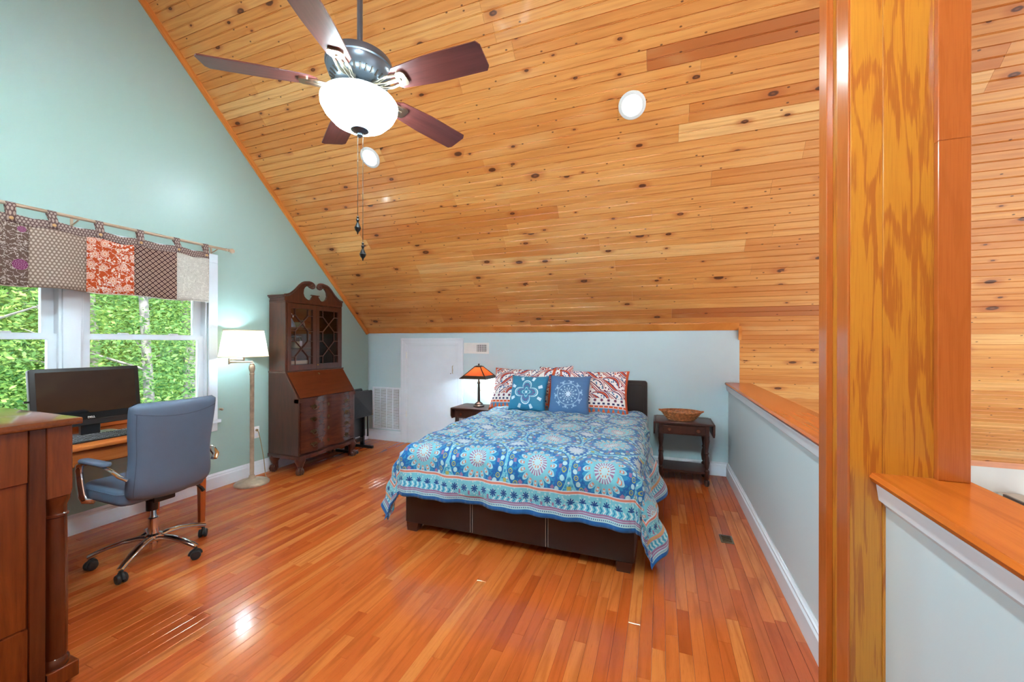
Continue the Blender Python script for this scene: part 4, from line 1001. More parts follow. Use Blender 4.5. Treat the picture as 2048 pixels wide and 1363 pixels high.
MB().lathe([(0.042, 0), (0.044, 0.01), (0.05, 0.06), (0.04, 0.12), (0.036, 0.15), (0.044, 0.19), (0.041, 0.19), (0.033, 0.15), (0.046, 0.06), (0.04, 0.012)], n=20, rfn=lambda a, h: 1 + 0.04 * math.cos(12 * a) * (h < 0.12)).build('body', clear, pt_); MB().tube([(0, 0.04, 0.165), (0, 0.078, 0.15), (0, 0.078, 0.09), (0, 0.048, 0.06)], 0.006, 8).build('handle', clear, pt_)
small('ceramic_pot', 'small striped cream pot low in the cabinet corner by the glass pitcher shelf', 'pot', MB().lathe([(0.03, 0), (0.042, 0.02), (0.045, 0.06), (0.034, 0.09), (0.03, 0.10), (0.027, 0.10), (0.03, 0.085)], n=20), cream, P3(0.15, 0.49, UZ0 + 0.02))
z = UZ0 + 0.02
for k, (mt_, h, lab, y0, y1) in enumerate(((redcl, 0.03, 'russet cloth book lying at the bottom of the book pile in the cabinet', 0.06, 0.36), (greycl, 0.028, 'grey cloth book lying in the middle of the book pile in the cabinet', 0.07, 0.35), (bluecl, 0.045, 'thick navy book lying on top of the book pile in the cabinet', 0.08, 0.34))):
    b = thing('book', lab, 'book', P3(0.03, y0, z), 0, 'books in the secretary')
    MB().box(0, 0.17, 0, y1 - y0, 0, 0.003).box(0, 0.17, 0, y1 - y0, h - 0.003, h).box(0, 0.004, 0, y1 - y0, 0.003, h - 0.003).build('cover', mt_, b, smooth=0); MB().box(0.004, 0.165, 0.004, y1 - y0 - 0.004, 0.003, h - 0.003).build('pages', cream, b, smooth=0)
    z += h
for k, (mt_, y, w_, h) in enumerate(((bluecl, 0.60, 0.035, 0.19), (greycl, 0.638, 0.03, 0.175), (bluecl, 0.67, 0.04, 0.2), (greycl, 0.712, 0.03, 0.185))):
    lab = ('navy book standing nearest the striped pot in the cabinet', 'grey book standing between two navy books in the cabinet', 'taller navy book standing between two grey books in the cabinet', 'grey book standing against the cabinet end')[k]
    b = thing('book', lab, 'book', P3(0.03, y, UZ0 + 0.02), 0, 'books in the secretary')
    MB().box(0, 0.15, 0, 0.003, 0, h).box(0, 0.15, w_ - 0.003, w_, 0, h).box(0.147, 0.15, 0.003, w_ - 0.003, 0, h).build('cover', mt_, b, smooth=0); MB().box(0.004, 0.147, 0.003, w_ - 0.003, 0.004, h - 0.004).build('pages', cream, b, smooth=0)

# ------------------------------------------------------------------ swing-arm floor lamp
LX, LY = -3.80, 2.79
fl = thing('floor_lamp', 'swing-arm floor lamp with cream drum shade and fluted base by the window', 'floor lamp', (LX, LY, 0))
MB().lathe([(0.150, 0), (0.152, 0.012), (0.146, 0.02), (0.125, 0.03), (0.09, 0.038), (0.06, 0.047), (0.034, 0.055), (0.026, 0.075), (0.024, 0.085)], n=48, rfn=lambda a, h: 1 + 0.018 * math.cos(18 * a) * (0.015 < h < 0.06)).build('base', M['antique'], fl, smooth=50)
MB().lathe([(0.019, 0.08), (0.019, 1.075), (0.022, 1.08), (0.022, 1.088), (0.019, 1.092), (0.019, 1.102)], n=20, rfn=lambda a, h: 1 + 0.02 * math.cos(10 * a)).build('pole', M['antique'], fl)
MB().lathe([(0.016, 1.10), (0.02, 1.108), (0.028, 1.14), (0.026, 1.165), (0.018, 1.178), (0.016, 1.182), (0.021, 1.187), (0.010, 1.196), (0.008, 1.215)], n=24, rfn=lambda a, h: 1 + 0.07 * math.cos(10 * a) * (1.12 < h < 1.17)).build('urn', M['antique'], fl)
shx, shy = -0.01, -0.075      # shade centre relative to the pole
p0 = Vector((0, 0, 1.205)); e1 = Vector((-0.085, -0.165, 1.205)); e2 = Vector((shx, shy, 1.23))
sa = MB(); sa.tube([p0, e1], 0.0075, 8); sa.tube([e1 - Vector((0, 0, 0.018)), e1 + Vector((0, 0, 0.04))], 0.009, 10); sa.tube([e1 + Vector((0, 0, 0.025)), e2], 0.0075, 8); sa.tube([e2 - Vector((0, 0, 0.012)), e2 + Vector((0, 0, 0.11))], 0.009, 10)
sa.build('swing_arm', M['antique'], fl)
zs0, zs1 = 1.262, 1.513
sh = MB(); sh.lathe([(0.207, zs0), (0.166, zs1)], (shx, shy, 0), 48, cap=False); sh.build('shade', M['shade'], fl)
rm = MB()
for r, z in ((0.207, zs0), (0.166, zs1)): rm.tube([(shx + r * math.cos(2 * PI * i / 48), shy + r * math.sin(2 * PI * i / 48), z) for i in range(48)], 0.004, 6, closed=True)
for k in range(3): a = k * 2 * PI / 3; rm.tube([(shx, shy, zs1 - 0.03), (shx + 0.166 * math.cos(a), shy + 0.166 * math.sin(a), zs1)], 0.002, 5)
rm.build('shade_rim', M['shade'], fl)
MB().sphere((shx, shy, 1.385), 0.032, 14, 9, (1, 1, 1.2)).build('bulb', emit('floor_bulb', LAMP, 180.0), fl)
cd = MB(); cd.tube([(0.03 - 0.0, 0.14, 0.012), (-0.05, 0.19, 0.006), (-0.12, 0.235, 0.008), (-0.165, 0.265, 0.04), (-0.178, 0.262, 0.16), (-0.182, 0.232, 0.34), (-0.180, 0.205, 0.45), (-0.19, 0.197, 0.475)], 0.0035, 7); cd.build('cord', M['cord'], fl)
MB().lathe([(0.012, 0), (0.013, 0.012), (0.007, 0.02)], (XL - LX + 0.0095, 0.195, 0.474), 12, 'x').build('plug', M['cord'], fl)

# ------------------------------------------------------------------ folded tray tables on their rack
TX, TY = -3.74, 4.14
rack = thing('tray_table_rack', 'black wooden rack carrying folded tray tables beside the secretary', 'rack', (TX, TY, 0))
for sy in (-0.14, 0.14):
    MB().box(-0.17, 0.17, sy - 0.02, sy + 0.02, 0, 0.035).build('foot', M['black'], rack, bevel=0.006, seg=2)
    MB().box(-0.03, 0.03, sy - 0.014, sy + 0.014, 0.035, 0.74).build('post', M['black'], rack, bevel=0.004)
MB().box(-0.02, 0.02, -0.126, 0.126, 0.09, 0.14).build('stretcher', M['black'], rack, bevel=0.004)
MB().box(-0.012, 0.012, -0.13, 0.13, 0.16, 0.66).build('back_slat', M['black'], rack, bevel=0.004)
MB().tube([(0, -0.14, 0.735), (0, -0.11, 0.775), (0, 0.11, 0.775), (0, 0.14, 0.735)], 0.016, 10).build('handle', M['black'], rack)
for k, x in enumerate((0.125, 0.070, -0.07, -0.125)):
    t = thing('tray_table', ('black folding tray table hung outermost on the rack, facing the room', 'black folding tray table hung just behind the outermost one', 'black folding tray table hung on the wall side of the rack, inner', 'black folding tray table hung against the wall side, last on the rack')[k], 'tray table', (TX + x, TY, 0), 0, 'folded tray tables on the rack')
    sg = 1 if x > 0 else -1
    MB().prism([(y, z + 0.60) for y, z in rrect(0.355, 0.335, 0.02)], 'x', -0.008, 0.008).build('top', M['black'], t, bevel=0.004, seg=2)
    for sy in (-0.125, 0.125): MB().box(-sg * 0.024 - 0.007, -sg * 0.024 + 0.007, sy - 0.013, sy + 0.013, 0.16, 0.74).build('leg', M['black'], t, bevel=0.002)
    MB().box(-sg * 0.016 - 0.005, -sg * 0.016 + 0.005, -0.15, 0.15, 0.45, 0.47).build('crossbar', M['black'], t)
    MB().box(-0.004, 0.008, 0.165, 0.182, 0.435, 0.45).build('catch', M['brass'], t)
# ------------------------------------------------------------------ ceiling fan
FX, FY, FZ = -1.384, 1.563, 2.634
fan = thing('ceiling_fan', 'five-blade ceiling fan with pewter motor, rosewood blades and white glass bowl light', 'ceiling fan', (FX, FY, FZ))
ztop = zceil(FY) - FZ
MB().lathe([(0.0135, 0.19), (0.0135, ztop - 0.06)], n=16).build('downrod', M['pewter'], fan)
MB().lathe([(0.02, ztop - 0.15), (0.06, ztop - 0.12), (0.075, ztop - 0.05), (0.075, ztop + 0.02)], n=28).build('canopy', M['pewter'], fan)
mo = MB().lathe([(0.03, 0.205), (0.045, 0.195), (0.05, 0.175), (0.11, 0.165), (0.150, 0.140), (0.158, 0.118), (0.158, 0.104), (0.152, 0.10), (0.152, 0.086), (0.140, 0.055), (0.105, 0.030), (0.06, 0.022)], n=48).build('motor', M['pewter'], fan)
for k in range(30):
    a = 2 * PI * k / 30; c, s = math.cos(a), math.sin(a)
    MB().tube([(0.112 * c, 0.112 * s, 0.0335), (0.136 * c, 0.136 * s, 0.0515)], 0.0045, 6).build('vent_slot', M['bronze'], mo)
MB().lathe([(0.065, 0.022), (0.075, 0.012), (0.075, -0.006), (0.06, -0.012), (0.055, -0.03), (0.07, -0.04), (0.07, -0.055)], n=32).build('light_kit', M['pewter'], fan)
MB().lathe([(0.07, -0.060), (0.155, -0.056), (0.155, -0.053), (0.07, -0.050)], n=40).build('bowl_light_blocker', M['pewter'], fan)  # added disc that blocks the bowl's upward light from blades and irons
def bout(r):
    t = (r - 0.185) / (0.665 - 0.185); return 0.052 + 0.019 * min(1, t * 2.2)
for k in range(5):
    a = R_(1.0 + 72 * k)
    pts = []; N = 14
    for i in range(N + 1):
        r = 0.185 + (0.665 - 0.185) * i / N; w = bout(r)
        if i == 0: w *= 0.55
        if i == N: w *= 0.72
        if i == N - 1: r += 0.02
        pts.append((r, w))
    outl = pts + [(r, -w) for r, w in reversed(pts)]
    Mx = Matrix.Rotation(a, 4, 'Z') @ Matrix.Translation((0, 0, 0.012)) @ Matrix.Rotation(R_(-13), 4, 'X')
    bl = MB().prism(outl, 'z', -0.003, 0.003).build('blade', M['blade'], fan, bevel=0.0, smooth=0)
    bl.matrix_local = Mx
    ir = MB()
    for sy in (-1, 1): ir.tube([(0.085, sy * 0.008, 0.006), (0.13, sy * 0.02, -0.014), (0.175, sy * 0.030, -0.012), (0.235, sy * 0.024, -0.009)], [0.008, 0.007, 0.007, 0.006], 8)
    ir.tube([(0.065, 0, 0.0), (0.10, 0, -0.006), (0.15, 0, -0.013), (0.24, 0, -0.009)], [0.014, 0.011, 0.009, 0.009], 8)
    ir.prism([(x + 0.245, y) for x, y in rrect(0.05, 0.072, 0.018)], 'z', -0.013, -0.003)
    iro = ir.build('blade_iron', M['nickel'], bl, smooth=50)
bowl = [(0.157, -0.062), (0.160, -0.052), (0.168, -0.052), (0.178, -0.066), (0.176, -0.088), (0.158, -0.122), (0.122, -0.160), (0.075, -0.185), (0.035, -0.193), (0.01, -0.194)]
E_BOWL = 36.0
MB().lathe(bowl, n=48, cap=False).build('glass_bowl', emit('glowing_glass', LAMP, E_BOWL), fan, solid=0.003, smooth=60)
MB().lathe([(0.044, -0.186), (0.042, -0.198), (0.022, -0.206), (0.012, -0.212), (0.014, -0.222), (0.004, -0.232)], n=24).build('finial', M['pewter'], fan)
for (dx, dy, ze) in ((-0.012, 0.0, 1.93), (0.014, 0.006, 1.80)):
    ch = MB(); ch.tube([(dx, dy, -0.20), (dx, dy, ze + 0.09 - FZ)], 0.0016, 5)
    co = ch.build('pull_chain', M['bronze'], fan)
    z0 = ze - FZ + 0.09
    MB().lathe([(0.002, z0), (0.006, z0 - 0.004), (0.004, z0 - 0.012), (0.008, z0 - 0.02), (0.004, z0 - 0.03), (0.009, z0 - 0.042), (0.016, z0 - 0.058), (0.012, z0 - 0.07), (0.005, z0 - 0.078), (0.002, z0 - 0.09)], (dx, dy, 0), 12).build('pull_fob', M['blackp'], co)

LED = (0.70, 0.93, 1.0)
# recessed lights in the slope
def can(x, y, label, e):
    o = thing('recessed_light', label, 'ceiling light', (x, y, zceil(y)), 0, 'recessed lights in the pine slope'); o.rotation_euler = (R_(45) * -1, 0, 0)
    o.rotation_euler = (R_(-45), 0, 0)
    MB().lathe([(0.098, 0.004), (0.098, -0.004), (0.09, -0.009), (0.072, -0.010), (0.064, -0.004), (0.064, 0.004)], n=40).build('trim_ring', M['offw'], o)
    MB().lathe([(0.0645, -0.002), (0.03, -0.004), (0.001, -0.0045)], n=40, cap=False).build('lens', emit('led_lens', LED, e), o)
E_CAN = 240.0
can(-0.204, 3.075, 'round recessed ceiling light above the bed, clear of the fan', E_CAN)
can(-2.60, 3.075, 'round recessed ceiling light showing just below the fan bowl', E_CAN)
for x in (-0.2, -2.6):  # unseen pair added as fill, mirrored from the front slope
    o = thing('recessed_light', 'added recessed fill light in the unseen opposite pine slope', 'ceiling light', (x, 2 * YRIDGE - 3.075, zceil(3.075) + 0.0), 0, 'added fill lights in the rear slope'); o.rotation_euler = (R_(45), 0, 0)
    MB().lathe([(0.098, 0.004), (0.098, -0.004), (0.09, -0.009), (0.072, -0.010), (0.064, -0.004), (0.064, 0.004)], n=40).build('trim_ring', M['offw'], o)
    MB().lathe([(0.0645, -0.002), (0.03, -0.004), (0.001, -0.0045)], n=40, cap=False).build('lens', emit('led_lens', LED, 900.0), o)

# ------------------------------------------------------------------ writing desk, computer, keyboard
dk = thing('writing_desk', 'orange cherry writing desk with tapered legs under the window', 'desk', (-3.64, 1.50, 0))
def db(nm, x0, x1, y0, y1, z0, z1, m='desk', bev=0.003, par=None, seg=1): return bx(x0, x1, y0, y1, z0, z1).build(nm, M[m], par or dk, bevel=bev, seg=seg, smooth=40)
db('top', -0.325, 0.34, -0.55, 0.60, 0.737, 0.761, bev=0.006, seg=2)
db('apron', -0.30, 0.285, -0.51, 0.55, 0.63, 0.737)
dd = db('drawer', 0.285, 0.303, -0.42, 0.42, 0.636, 0.728)
for y in (-0.2, 0.2): MB().lathe([(0.006, 0), (0.006, 0.01), (0.013, 0.018), (0.010, 0.026), (0.001, 0.028)], (0.303, y, 0.682), 12, 'x').build('knob', M['brass'], dd)
for sx in (-0.285, 0.285):
    for sy in (-0.51, 0.555):
        a, b = 0.025, 0.016; MB().add([(sx-b,sy-b,0),(sx+b,sy-b,0),(sx+b,sy+b,0),(sx-b,sy+b,0),(sx-a,sy-a,0.63),(sx+a,sy-a,0.63),(sx+a,sy+a,0.63),(sx-a,sy+a,0.63),(sx-a,sy-a,0.737),(sx+a,sy-a,0.737),(sx+a,sy+a,0.737),(sx-a,sy+a,0.737)],
            [(3,2,1,0),(0,1,5,4),(1,2,6,5),(2,3,7,6),(3,0,4,7),(4,5,9,8),(5,6,10,9),(6,7,11,10),(7,4,8,11),(8,9,10,11)]).build('leg', M['deskleg'], dk, smooth=0)
db('gallery', -0.325, -0.305, -0.54, 0.58, 0.761, 0.85)
mon = thing('desktop_computer', 'black all-in-one desktop computer with dark screen on the desk', 'computer', (-3.66, 1.535, 0.761))
W2 = 0.278
Mt = Matrix.Translation((0.0, 0, 0.28)) @ Matrix.Rotation(R_(-7), 4, 'Y')
body = MB().prism([(y, z) for y, z in rrect(2 * W2, 0.375, 0.014)], 'x', -0.035, 0.0).xf(Mt).build('housing', M['blackp'], mon, bevel=0.004, seg=2)
MB().prism([(y, z) for y, z in rrect(2 * W2 - 0.055, 0.285, 0.004)], 'x', 0.0005, 0.002).xf(Mt @ Matrix.Translation((0, 0, 0.022))).build('screen', M['screen'], body, smooth=0)
MB().box(-0.03, 0.004, -W2 + 0.004, W2 - 0.004, -0.205, -0.165).xf(Mt).build('speaker_bar', M['black'], body, bevel=0.004)
MB().box(-0.02, 0.015, -0.05, 0.05, 0.012, 0.12).build('stand_neck', M['black'], mon, bevel=0.004)
MB().prism([(x - 0.01, y) for x, y in rrect(0.155, 0.30, 0.03)], 'z', 0.0, 0.012).build('stand_foot', M['nickel'] if False else plain('grey_metal', lin(128, 130, 136), 0.35, 0.4), mon, bevel=0.003)
MB().box(-0.022, -0.012, -W2 - 0.02, -W2 - 0.0, -0.02, -0.008).xf(Mt).build('usb_stick', M['blackp'], body)
cu = bpy.data.curves.new('logo', 'FONT'); cu.body = 'DELL'; cu.size = 0.017; cu.align_x = 'CENTER'; cu.align_y = 'CENTER'; cu.extrude = 0.0003; cu.offset = 0.0006
tmp = bpy.data.objects.new('logo_text', cu); COL.objects.link(tmp); bpy.context.view_layer.update()
lgm = bpy.data.meshes.new_from_object(tmp.evaluated_get(bpy.context.evaluated_depsgraph_get())); bpy.data.objects.remove(tmp); lgm.materials.clear(); lgm.materials.append(M['offw']); lg = bpy.data.objects.new('logo', lgm); COL.objects.link(lg); lg.parent = body; lg['label'] = 'silver maker lettering'
lg.matrix_local = Mt @ Matrix.Translation((0.0012, 0.0, -0.153)) @ Matrix.Rotation(R_(90), 4, 'Z') @ Matrix.Rotation(R_(90), 4, 'X')
kb = thing('keyboard', 'black computer keyboard lying in front of the computer', 'keyboard', (-3.50, 1.545, 0.761))
MB().add([(-0.085,-0.22,0),(0.075,-0.22,0),(0.075,0.22,0),(-0.085,0.22,0),(-0.085,-0.22,0.022),(0.075,-0.22,0.010),(0.075,0.22,0.010),(-0.085,0.22,0.022)], [(3,2,1,0),(4,5,6,7),(0,1,5,4),(1,2,6,5),(2,3,7,6),(3,0,4,7)]).build('tray', M['blackp'], kb, bevel=0.003)
ky = MB()
for i in range(6):
    for j in range(21):
        x = -0.072 + i * 0.0245; y = -0.21 + j * 0.0202; z = 0.0205 - (x + 0.085) * 0.075; ky.add([(x,y,z),(x+0.02,y,z-0.0015),(x+0.02,y+0.016,z-0.0015),(x,y+0.016,z),(x+0.003,y+0.003,z+0.006),(x+0.017,y+0.003,z+0.005),(x+0.017,y+0.013,z+0.005),(x+0.003,y+0.013,z+0.006)], [(4,5,6,7),(0,1,5,4),(1,2,6,5),(2,3,7,6),(3,0,4,7)])
ky.build('keys', plain('grey_keycaps', lin(58, 60, 66), 0.4), kb, smooth=0, kind='stuff')

# ------------------------------------------------------------------ office chair (faces the desk, -x)
oc = thing('office_chair', 'blue-grey vinyl office chair on a five-spoke chrome base facing the desk', 'office chair', (-3.10, 1.61, 0))
for k in range(5):
    a = R_(16 + 72 * k); c, s = math.cos(a), math.sin(a)
    sp = MB().tube([(r * c, r * s, z) for r, z in ((0.02, 0.125), (0.07, 0.132), (0.14, 0.128), (0.21, 0.112), (0.27, 0.092), (0.302, 0.078))], [0.030, 0.027, 0.025, 0.023, 0.022, 0.02], 10, sx=0.95, sy=0.72).build('spoke', M['chrome'], oc, smooth=50)
    ca = a + 0.9; cc, cs = math.cos(ca), math.sin(ca); px, py = 0.292 * c, 0.292 * s
    cm = MB()
    for sd in (-1, 1): cm.lathe([(0.006, -0.011), (0.024, -0.011), (0.028, -0.004), (0.028, 0.006), (0.022, 0.011), (0.004, 0.011)], (0, 0, 0), 20, 'y').xf(Matrix.Translation((px - cs * sd * 0.014, py + cc * sd * 0.014, 0.0285)) @ Matrix.Rotation(ca, 4, 'Z'), len(cm.v) - 120)
    cm.tube([(px, py, 0.03), (px, py, 0.08)], 0.008, 8)
    cm.tube([(px + 0.03 * cc * math.cos(t), py + 0.03 * cs * math.cos(t), 0.03 + 0.03 * math.sin(t)) for t in arc(8, 0.0, PI)], 0.009, 8)
    cm.build('caster', M['rubber'], oc, smooth=50)
MB().lathe([(0.02, 0.055), (0.022, 0.06), (0.022, 0.10), (0.045, 0.105), (0.045, 0.15), (0.028, 0.158), (0.028, 0.258), (0.02, 0.262), (0.0185, 0.27), (0.0165, 0.275), (0.0165, 0.39)], n=24).build('gas_lift', M['chrome'], oc)
MB().box(-0.10, 0.12, -0.06, 0.06, 0.385, 0.425).build('tilt_mechanism', M['blackp'], oc, bevel=0.008, seg=2)
MB().lathe([(0.03, 0.34), (0.03, 0.40)], (0.08, -0.05, 0), 16).build('tension_knob', M['blackp'], oc)
MB().tube([(0.02, 0.05, 0.41), (0.03, 0.16, 0.415), (0.05, 0.225, 0.40), (0.06, 0.25, 0.375), (0.065, 0.262, 0.35)], [0.005, 0.005, 0.005, 0.011, 0.012], 8).build('lever', M['blackp'], oc)
st = MB().prism([(x, y) for x, y in rrect(0.46, 0.48, 0.07, 6)], 'z', 0.425, 0.525).xf(Matrix.Translation((-0.07, 0, 0)))
seat = st.build('seat', M['vinylseat'], oc, bevel=0.03, seg=4, smooth=50)
MB().tube([(x - 0.07, y, 0.50) for x, y in rrect(0.462, 0.482, 0.07, 6)], 0.003, 6, closed=True).build('piping', M['vinylseat'], seat)
def cback(u, v, side):
    """u across 0..1, v up 0..1"""
    a = 2 * u - 1; z = 0.452 + 0.588 * v
    wv_ = 0.236 - 0.012 * math.exp(-((v - 0.45) / 0.22) ** 2) + 0.006 * v
    rr = 0.07 if v < 0.5 else 0.03
    hh = 0.2825; dz = max(0, abs(v - 0.5) * 2 * hh - (hh - rr)); wv_ -= rr - math.sqrt(max(0, rr * rr - dz * dz)) if dz > 0 else 0
    z -= 0.014 * (1 - a * a) * (1 - v) ** 2
    x = 0.215 + 0.05 * v + 0.028 * math.sin(PI * v) * -0.4 - 0.018 * (v < 0.2) * ((0.2 - v) / 0.2) ** 2
    x += -0.035 * a * a           # wraps round the sitter
    k = ((1 - abs(a) ** 5) * (1 - abs(2 * v - 1) ** 7)) ** 0.45
    return (x + side * 0.034 * k, a * wv_, z)
cb = MB(); cb.grid(lambda u, v: cback(u, v, 1), 26, 30); cb.grid(lambda u, v: cback(u, v, -1), 26, 30)
cbo = cb.build('backrest', M['vinylseat'], oc, smooth=0); merge(cbo)
MB().tube([tuple(Vector(cback(0.04 + 0.92 * i / 24, 0.90 - 0.055 * math.sin(PI * i / 24), 1)) + Vector((0.0005, 0, 0))) for i in range(25)], 0.0022, 5).build('seam', M['seam'], cbo)
MB().tube([tuple(Vector(cback(0.06, 0.06 + 0.83 * i / 20, 1)) + Vector((0.0005, 0, 0))) for i in range(21)], 0.0018, 5).build('seam', M['seam'], cbo)
for sy in (-1, 1):
    y = sy * 0.272; yb_ = sy * 0.236
    ar = MB().tube([(0.215, yb_, 0.60), (0.19, y * 0.97, 0.625), (0.14, y, 0.655), (0.05, y, 0.668), (-0.16, y, 0.672), (-0.20, y, 0.655), (-0.215, y, 0.62), (-0.20, y, 0.55), (-0.175, y, 0.475), (-0.165, y * 0.97, 0.44), (-0.16, y * 0.8, 0.425)], 0.0135, 10, sx=1.5, sy=0.6).build('arm', M['chrome'], oc, smooth=50)
    MB().prism([(x - 0.04, yy + y) for x, yy in rrect(0.27, 0.052, 0.024)], 'z', 0.675, 0.698).build('arm_pad', M['vinylseat'], ar, bevel=0.009, seg=3, smooth=50)

# ------------------------------------------------------------------ empire chest, end panel towards the camera
CXE, CYF, CZT = -2.27, 0.90, 1.09
cs = thing('empire_chest', 'large walnut empire chest with round corner columns and polished top', 'chest', (CXE, CYF, 0))
CL, CD = 1.08, 0.56     # along x, depth along y (front faces the knee wall)
def cbx(nm, x0, x1, y0, y1, z0, z1, m='chest', bev=0.003, par=None, seg=1): return bx(x0, x1, y0, y1, z0, z1).build(nm, M[m], par or cs, bevel=bev, seg=seg, smooth=40)
cbx('top', -CL - 0.03, 0.025, -CD - 0.02, 0.022, CZT - 0.028, CZT, 'chesttop', 0.006, None, 2)
cbx('body', -CL + 0.02, -0.012, -CD, -0.08, 0.06, CZT - 0.028, 'chestd', 0)
# end panel: stiles, rails, sunk panel
cbx('stile', -0.02, 0.0, -0.122, -0.075, 0.05, CZT - 0.029, 'chestd'); cbx('stile', -0.02, 0.0, -CD, -CD + 0.05, 0.05, CZT - 0.029, 'chestd')
cbx('rail', -0.02, -0.001, -CD + 0.0505, -0.1225, 0.858, CZT - 0.029); cbx('rail', -0.02, -0.001, -CD + 0.0505, -0.1225, 0.05, 0.30)
cbx('panel', -0.018, -0.011, -CD + 0.0505, -0.1225, 0.30, 0.858)
# frieze drawer block overhanging the columns
fb = MB().prism([(-0.0745, 0.775), (-0.005, 0.775), (0.0, 0.80), (0.0, CZT - 0.029), (-0.0745, CZT - 0.029)], 'x', -CL + 0.01, 0.0).build('frieze', M['chest'], cs, bevel=0.003)
for k in range(3): cbx('drawer', -CL + 0.09, -0.09, -0.08, -0.066, 0.10 + k * 0.22, 0.31 + k * 0.22, 'chest')
for x in (-0.042, -CL + 0.042):
    MB().lathe([(0.040, 0.085), (0.043, 0.10), (0.040, 0.115), (0.034, 0.122), (0.036, 0.13), (0.037, 0.42), (0.034, 0.69), (0.039, 0.694), (0.039, 0.702), (0.034, 0.706), (0.034, 0.735), (0.042, 0.755), (0.045, 0.775)], (x, -0.036, 0), 28).build('column', M['chestd'], cs)
    cbx('plinth', x - 0.048, x + 0.048, -0.0745, 0.018, 0.02, 0.085, 'chest')
    for yy in (-0.035, -CD + 0.05): MB().lathe([(0.03, 0), (0.036, 0.012), (0.03, 0.022)], (x, yy, 0), 18).build('foot', M['chestd'], cs)
cbx('base_rail', -CL + 0.09, -0.09, -0.08, -0.01, 0.03, 0.085, 'chestd'); cbx('base_rail', -0.02, 0.004, -CD, -0.0748, 0.02, 0.049, 'chestd')
# ------------------------------------------------------------------ patchwork valance on its rod
RX, RZ = XL + 0.095, 2.287
rod = thing('curtain_rod', 'slim champagne curtain rod with ball finial above the window', 'curtain rod', (RX, 1.58, RZ))
MB().tube([(0, -1.06, 0), (0, 1.03, 0)], 0.012, 12).build('pole', M['rod'], rod)
for sy in (-1, 1):
    MB().lathe([(0.010, 0), (0.015, 0.004), (0.012, 0.012), (0.010, 0.02), (0.016, 0.026), (0.012, 0.034), (0.020, 0.045), (0.024, 0.060), (0.018, 0.075), (0.004, 0.083)], (0, 0, 0), 18, 'y').xf(Matrix.Translation((0, 1.03 * sy - (0.03 if sy < 0 else 0), 0)) @ (Matrix.Rotation(PI, 4, 'Z') if sy < 0 else Matrix.Identity(4))).build('finial', M['rod'], rod)
for y in (-0.96, 0.0, 0.955):
    MB().tube([(-0.094, y, -0.04), (-0.05, y, -0.03), (0, y, -0.0125)], 0.005, 8).box(-0.094, -0.09, y - 0.008, y + 0.008, -0.065, 0.03).build('bracket', M['rod'], rod)
def fabric(name, fn):
    t = T(name, 0.85, 0, 0, 0.15); s, q, _ = t.coords('UV'); c = fn(t, s, q)
    df = t.node('ShaderNodeBsdfDiffuse'); tlc = t.node('ShaderNodeBsdfTranslucent'); mx = t.node('ShaderNodeMixShader'); mx.inputs[0].default_value = 0.3
    t.link(c, df.inputs[0]); t.link(c, tlc.inputs[0]); t.link(df.outputs[0], mx.inputs[1]); t.link(tlc.outputs[0], mx.inputs[2]); t.link(mx.outputs[0], t.out.inputs[0]); return t.m
def dots(base, dot, P, rad):
    def f(t, s, q):
        row = (q / P).floor(); u = ((s / P + row * 0.5).fract() - 0.5) * P; v = ((q / P).fract() - 0.5) * P
        return t.mix((u * u + v * v * 0.6).sqrt().lt(rad), base, dot)
    return f
def flowers(base, ink, sc, rad, warm=None):
    def f(t, s, q):
        n = t.node('ShaderNodeTexVoronoi'); n.inputs['Scale'].default_value = sc; n.inputs['Randomness'].default_value = 0.75; t.link(t.vec(s, q, 0), n.inputs['Vector'])
        sp = t.node('ShaderNodeSeparateXYZ'); t.link(n.outputs['Position'], sp.inputs[0])
        dx = s - S(t, sp.outputs[0]); dy = q - S(t, sp.outputs[1])
        r = (dx * dx + dy * dy).sqrt() ; a = dy.atan2(dx)
        vine = (t.noise(t.vec(s, q, 0), 26, 2) - 0.5).abs().lt(0.018)
        d2, k1, k2 = t.voro(t.vec(s, q, 3), sc * 3.3); c = t.mix(vine, base, ink); c = t.mix(d2.lt(0.27) * k1.gt(0.55), c, ink)
        pet = r / ((a * 4.5).cos().abs() * rad * 0.35 + rad * 0.75)
        c = t.mix(pet.lt(1.0), c, ink); c = t.mix(pet.near(0.7, 0.07), c, base); c = t.mix((a * 9).cos().gt(0.75) * pet.lt(0.9), c, warm or base); c = t.mix(pet.lt(0.28), c, warm or base)
        return c
    return f
def diamonds(t, s, q):
    P = 0.040; a = ((s + q) / P).fract() - 0.5; b = ((s - q) / P).fract() - 0.5; m = a.abs().max(b.abs())
    c = t.mix(m.gt(0.36), lin(206, 172, 152), lin(76, 52, 54)); c = t.mix(m.lt(0.2), c, lin(80, 58, 60)); return t.mix(m.lt(0.09), c, lin(220, 192, 172))
def mum(t, s, q):
    base = lin(112, 90, 80); vine = (t.noise(t.vec(s, q, 0), 34, 3) - 0.5).abs().lt(0.02); c = t.mix(vine, base, lin(206, 190, 182))
    for (ox, oy, R0) in ((0.075, 0.30, 0.055), (0.245, 0.14, 0.035), (0.25, 0.37, 0.02), (0.05, 0.02, 0.04)):
        dx = s - ox; dy = q - oy; r = (dx * dx + dy * dy).sqrt(); a = dy.atan2(dx)
        rr = r / R0; ring = (rr * 4 + (a * 5).sin().abs() * 0.5).fract()
        c = t.mix(rr.lt(1.0), c, lin(116, 40, 84)); c = t.mix(rr.lt(1.0) * ring.lt(0.16), c, lin(212, 160, 190)); c = t.mix(rr.lt(1.0) * (a * 5 + (rr * 4).floor() * 1.57).sin().abs().lt(0.14), c, lin(212, 160, 190))
    return c
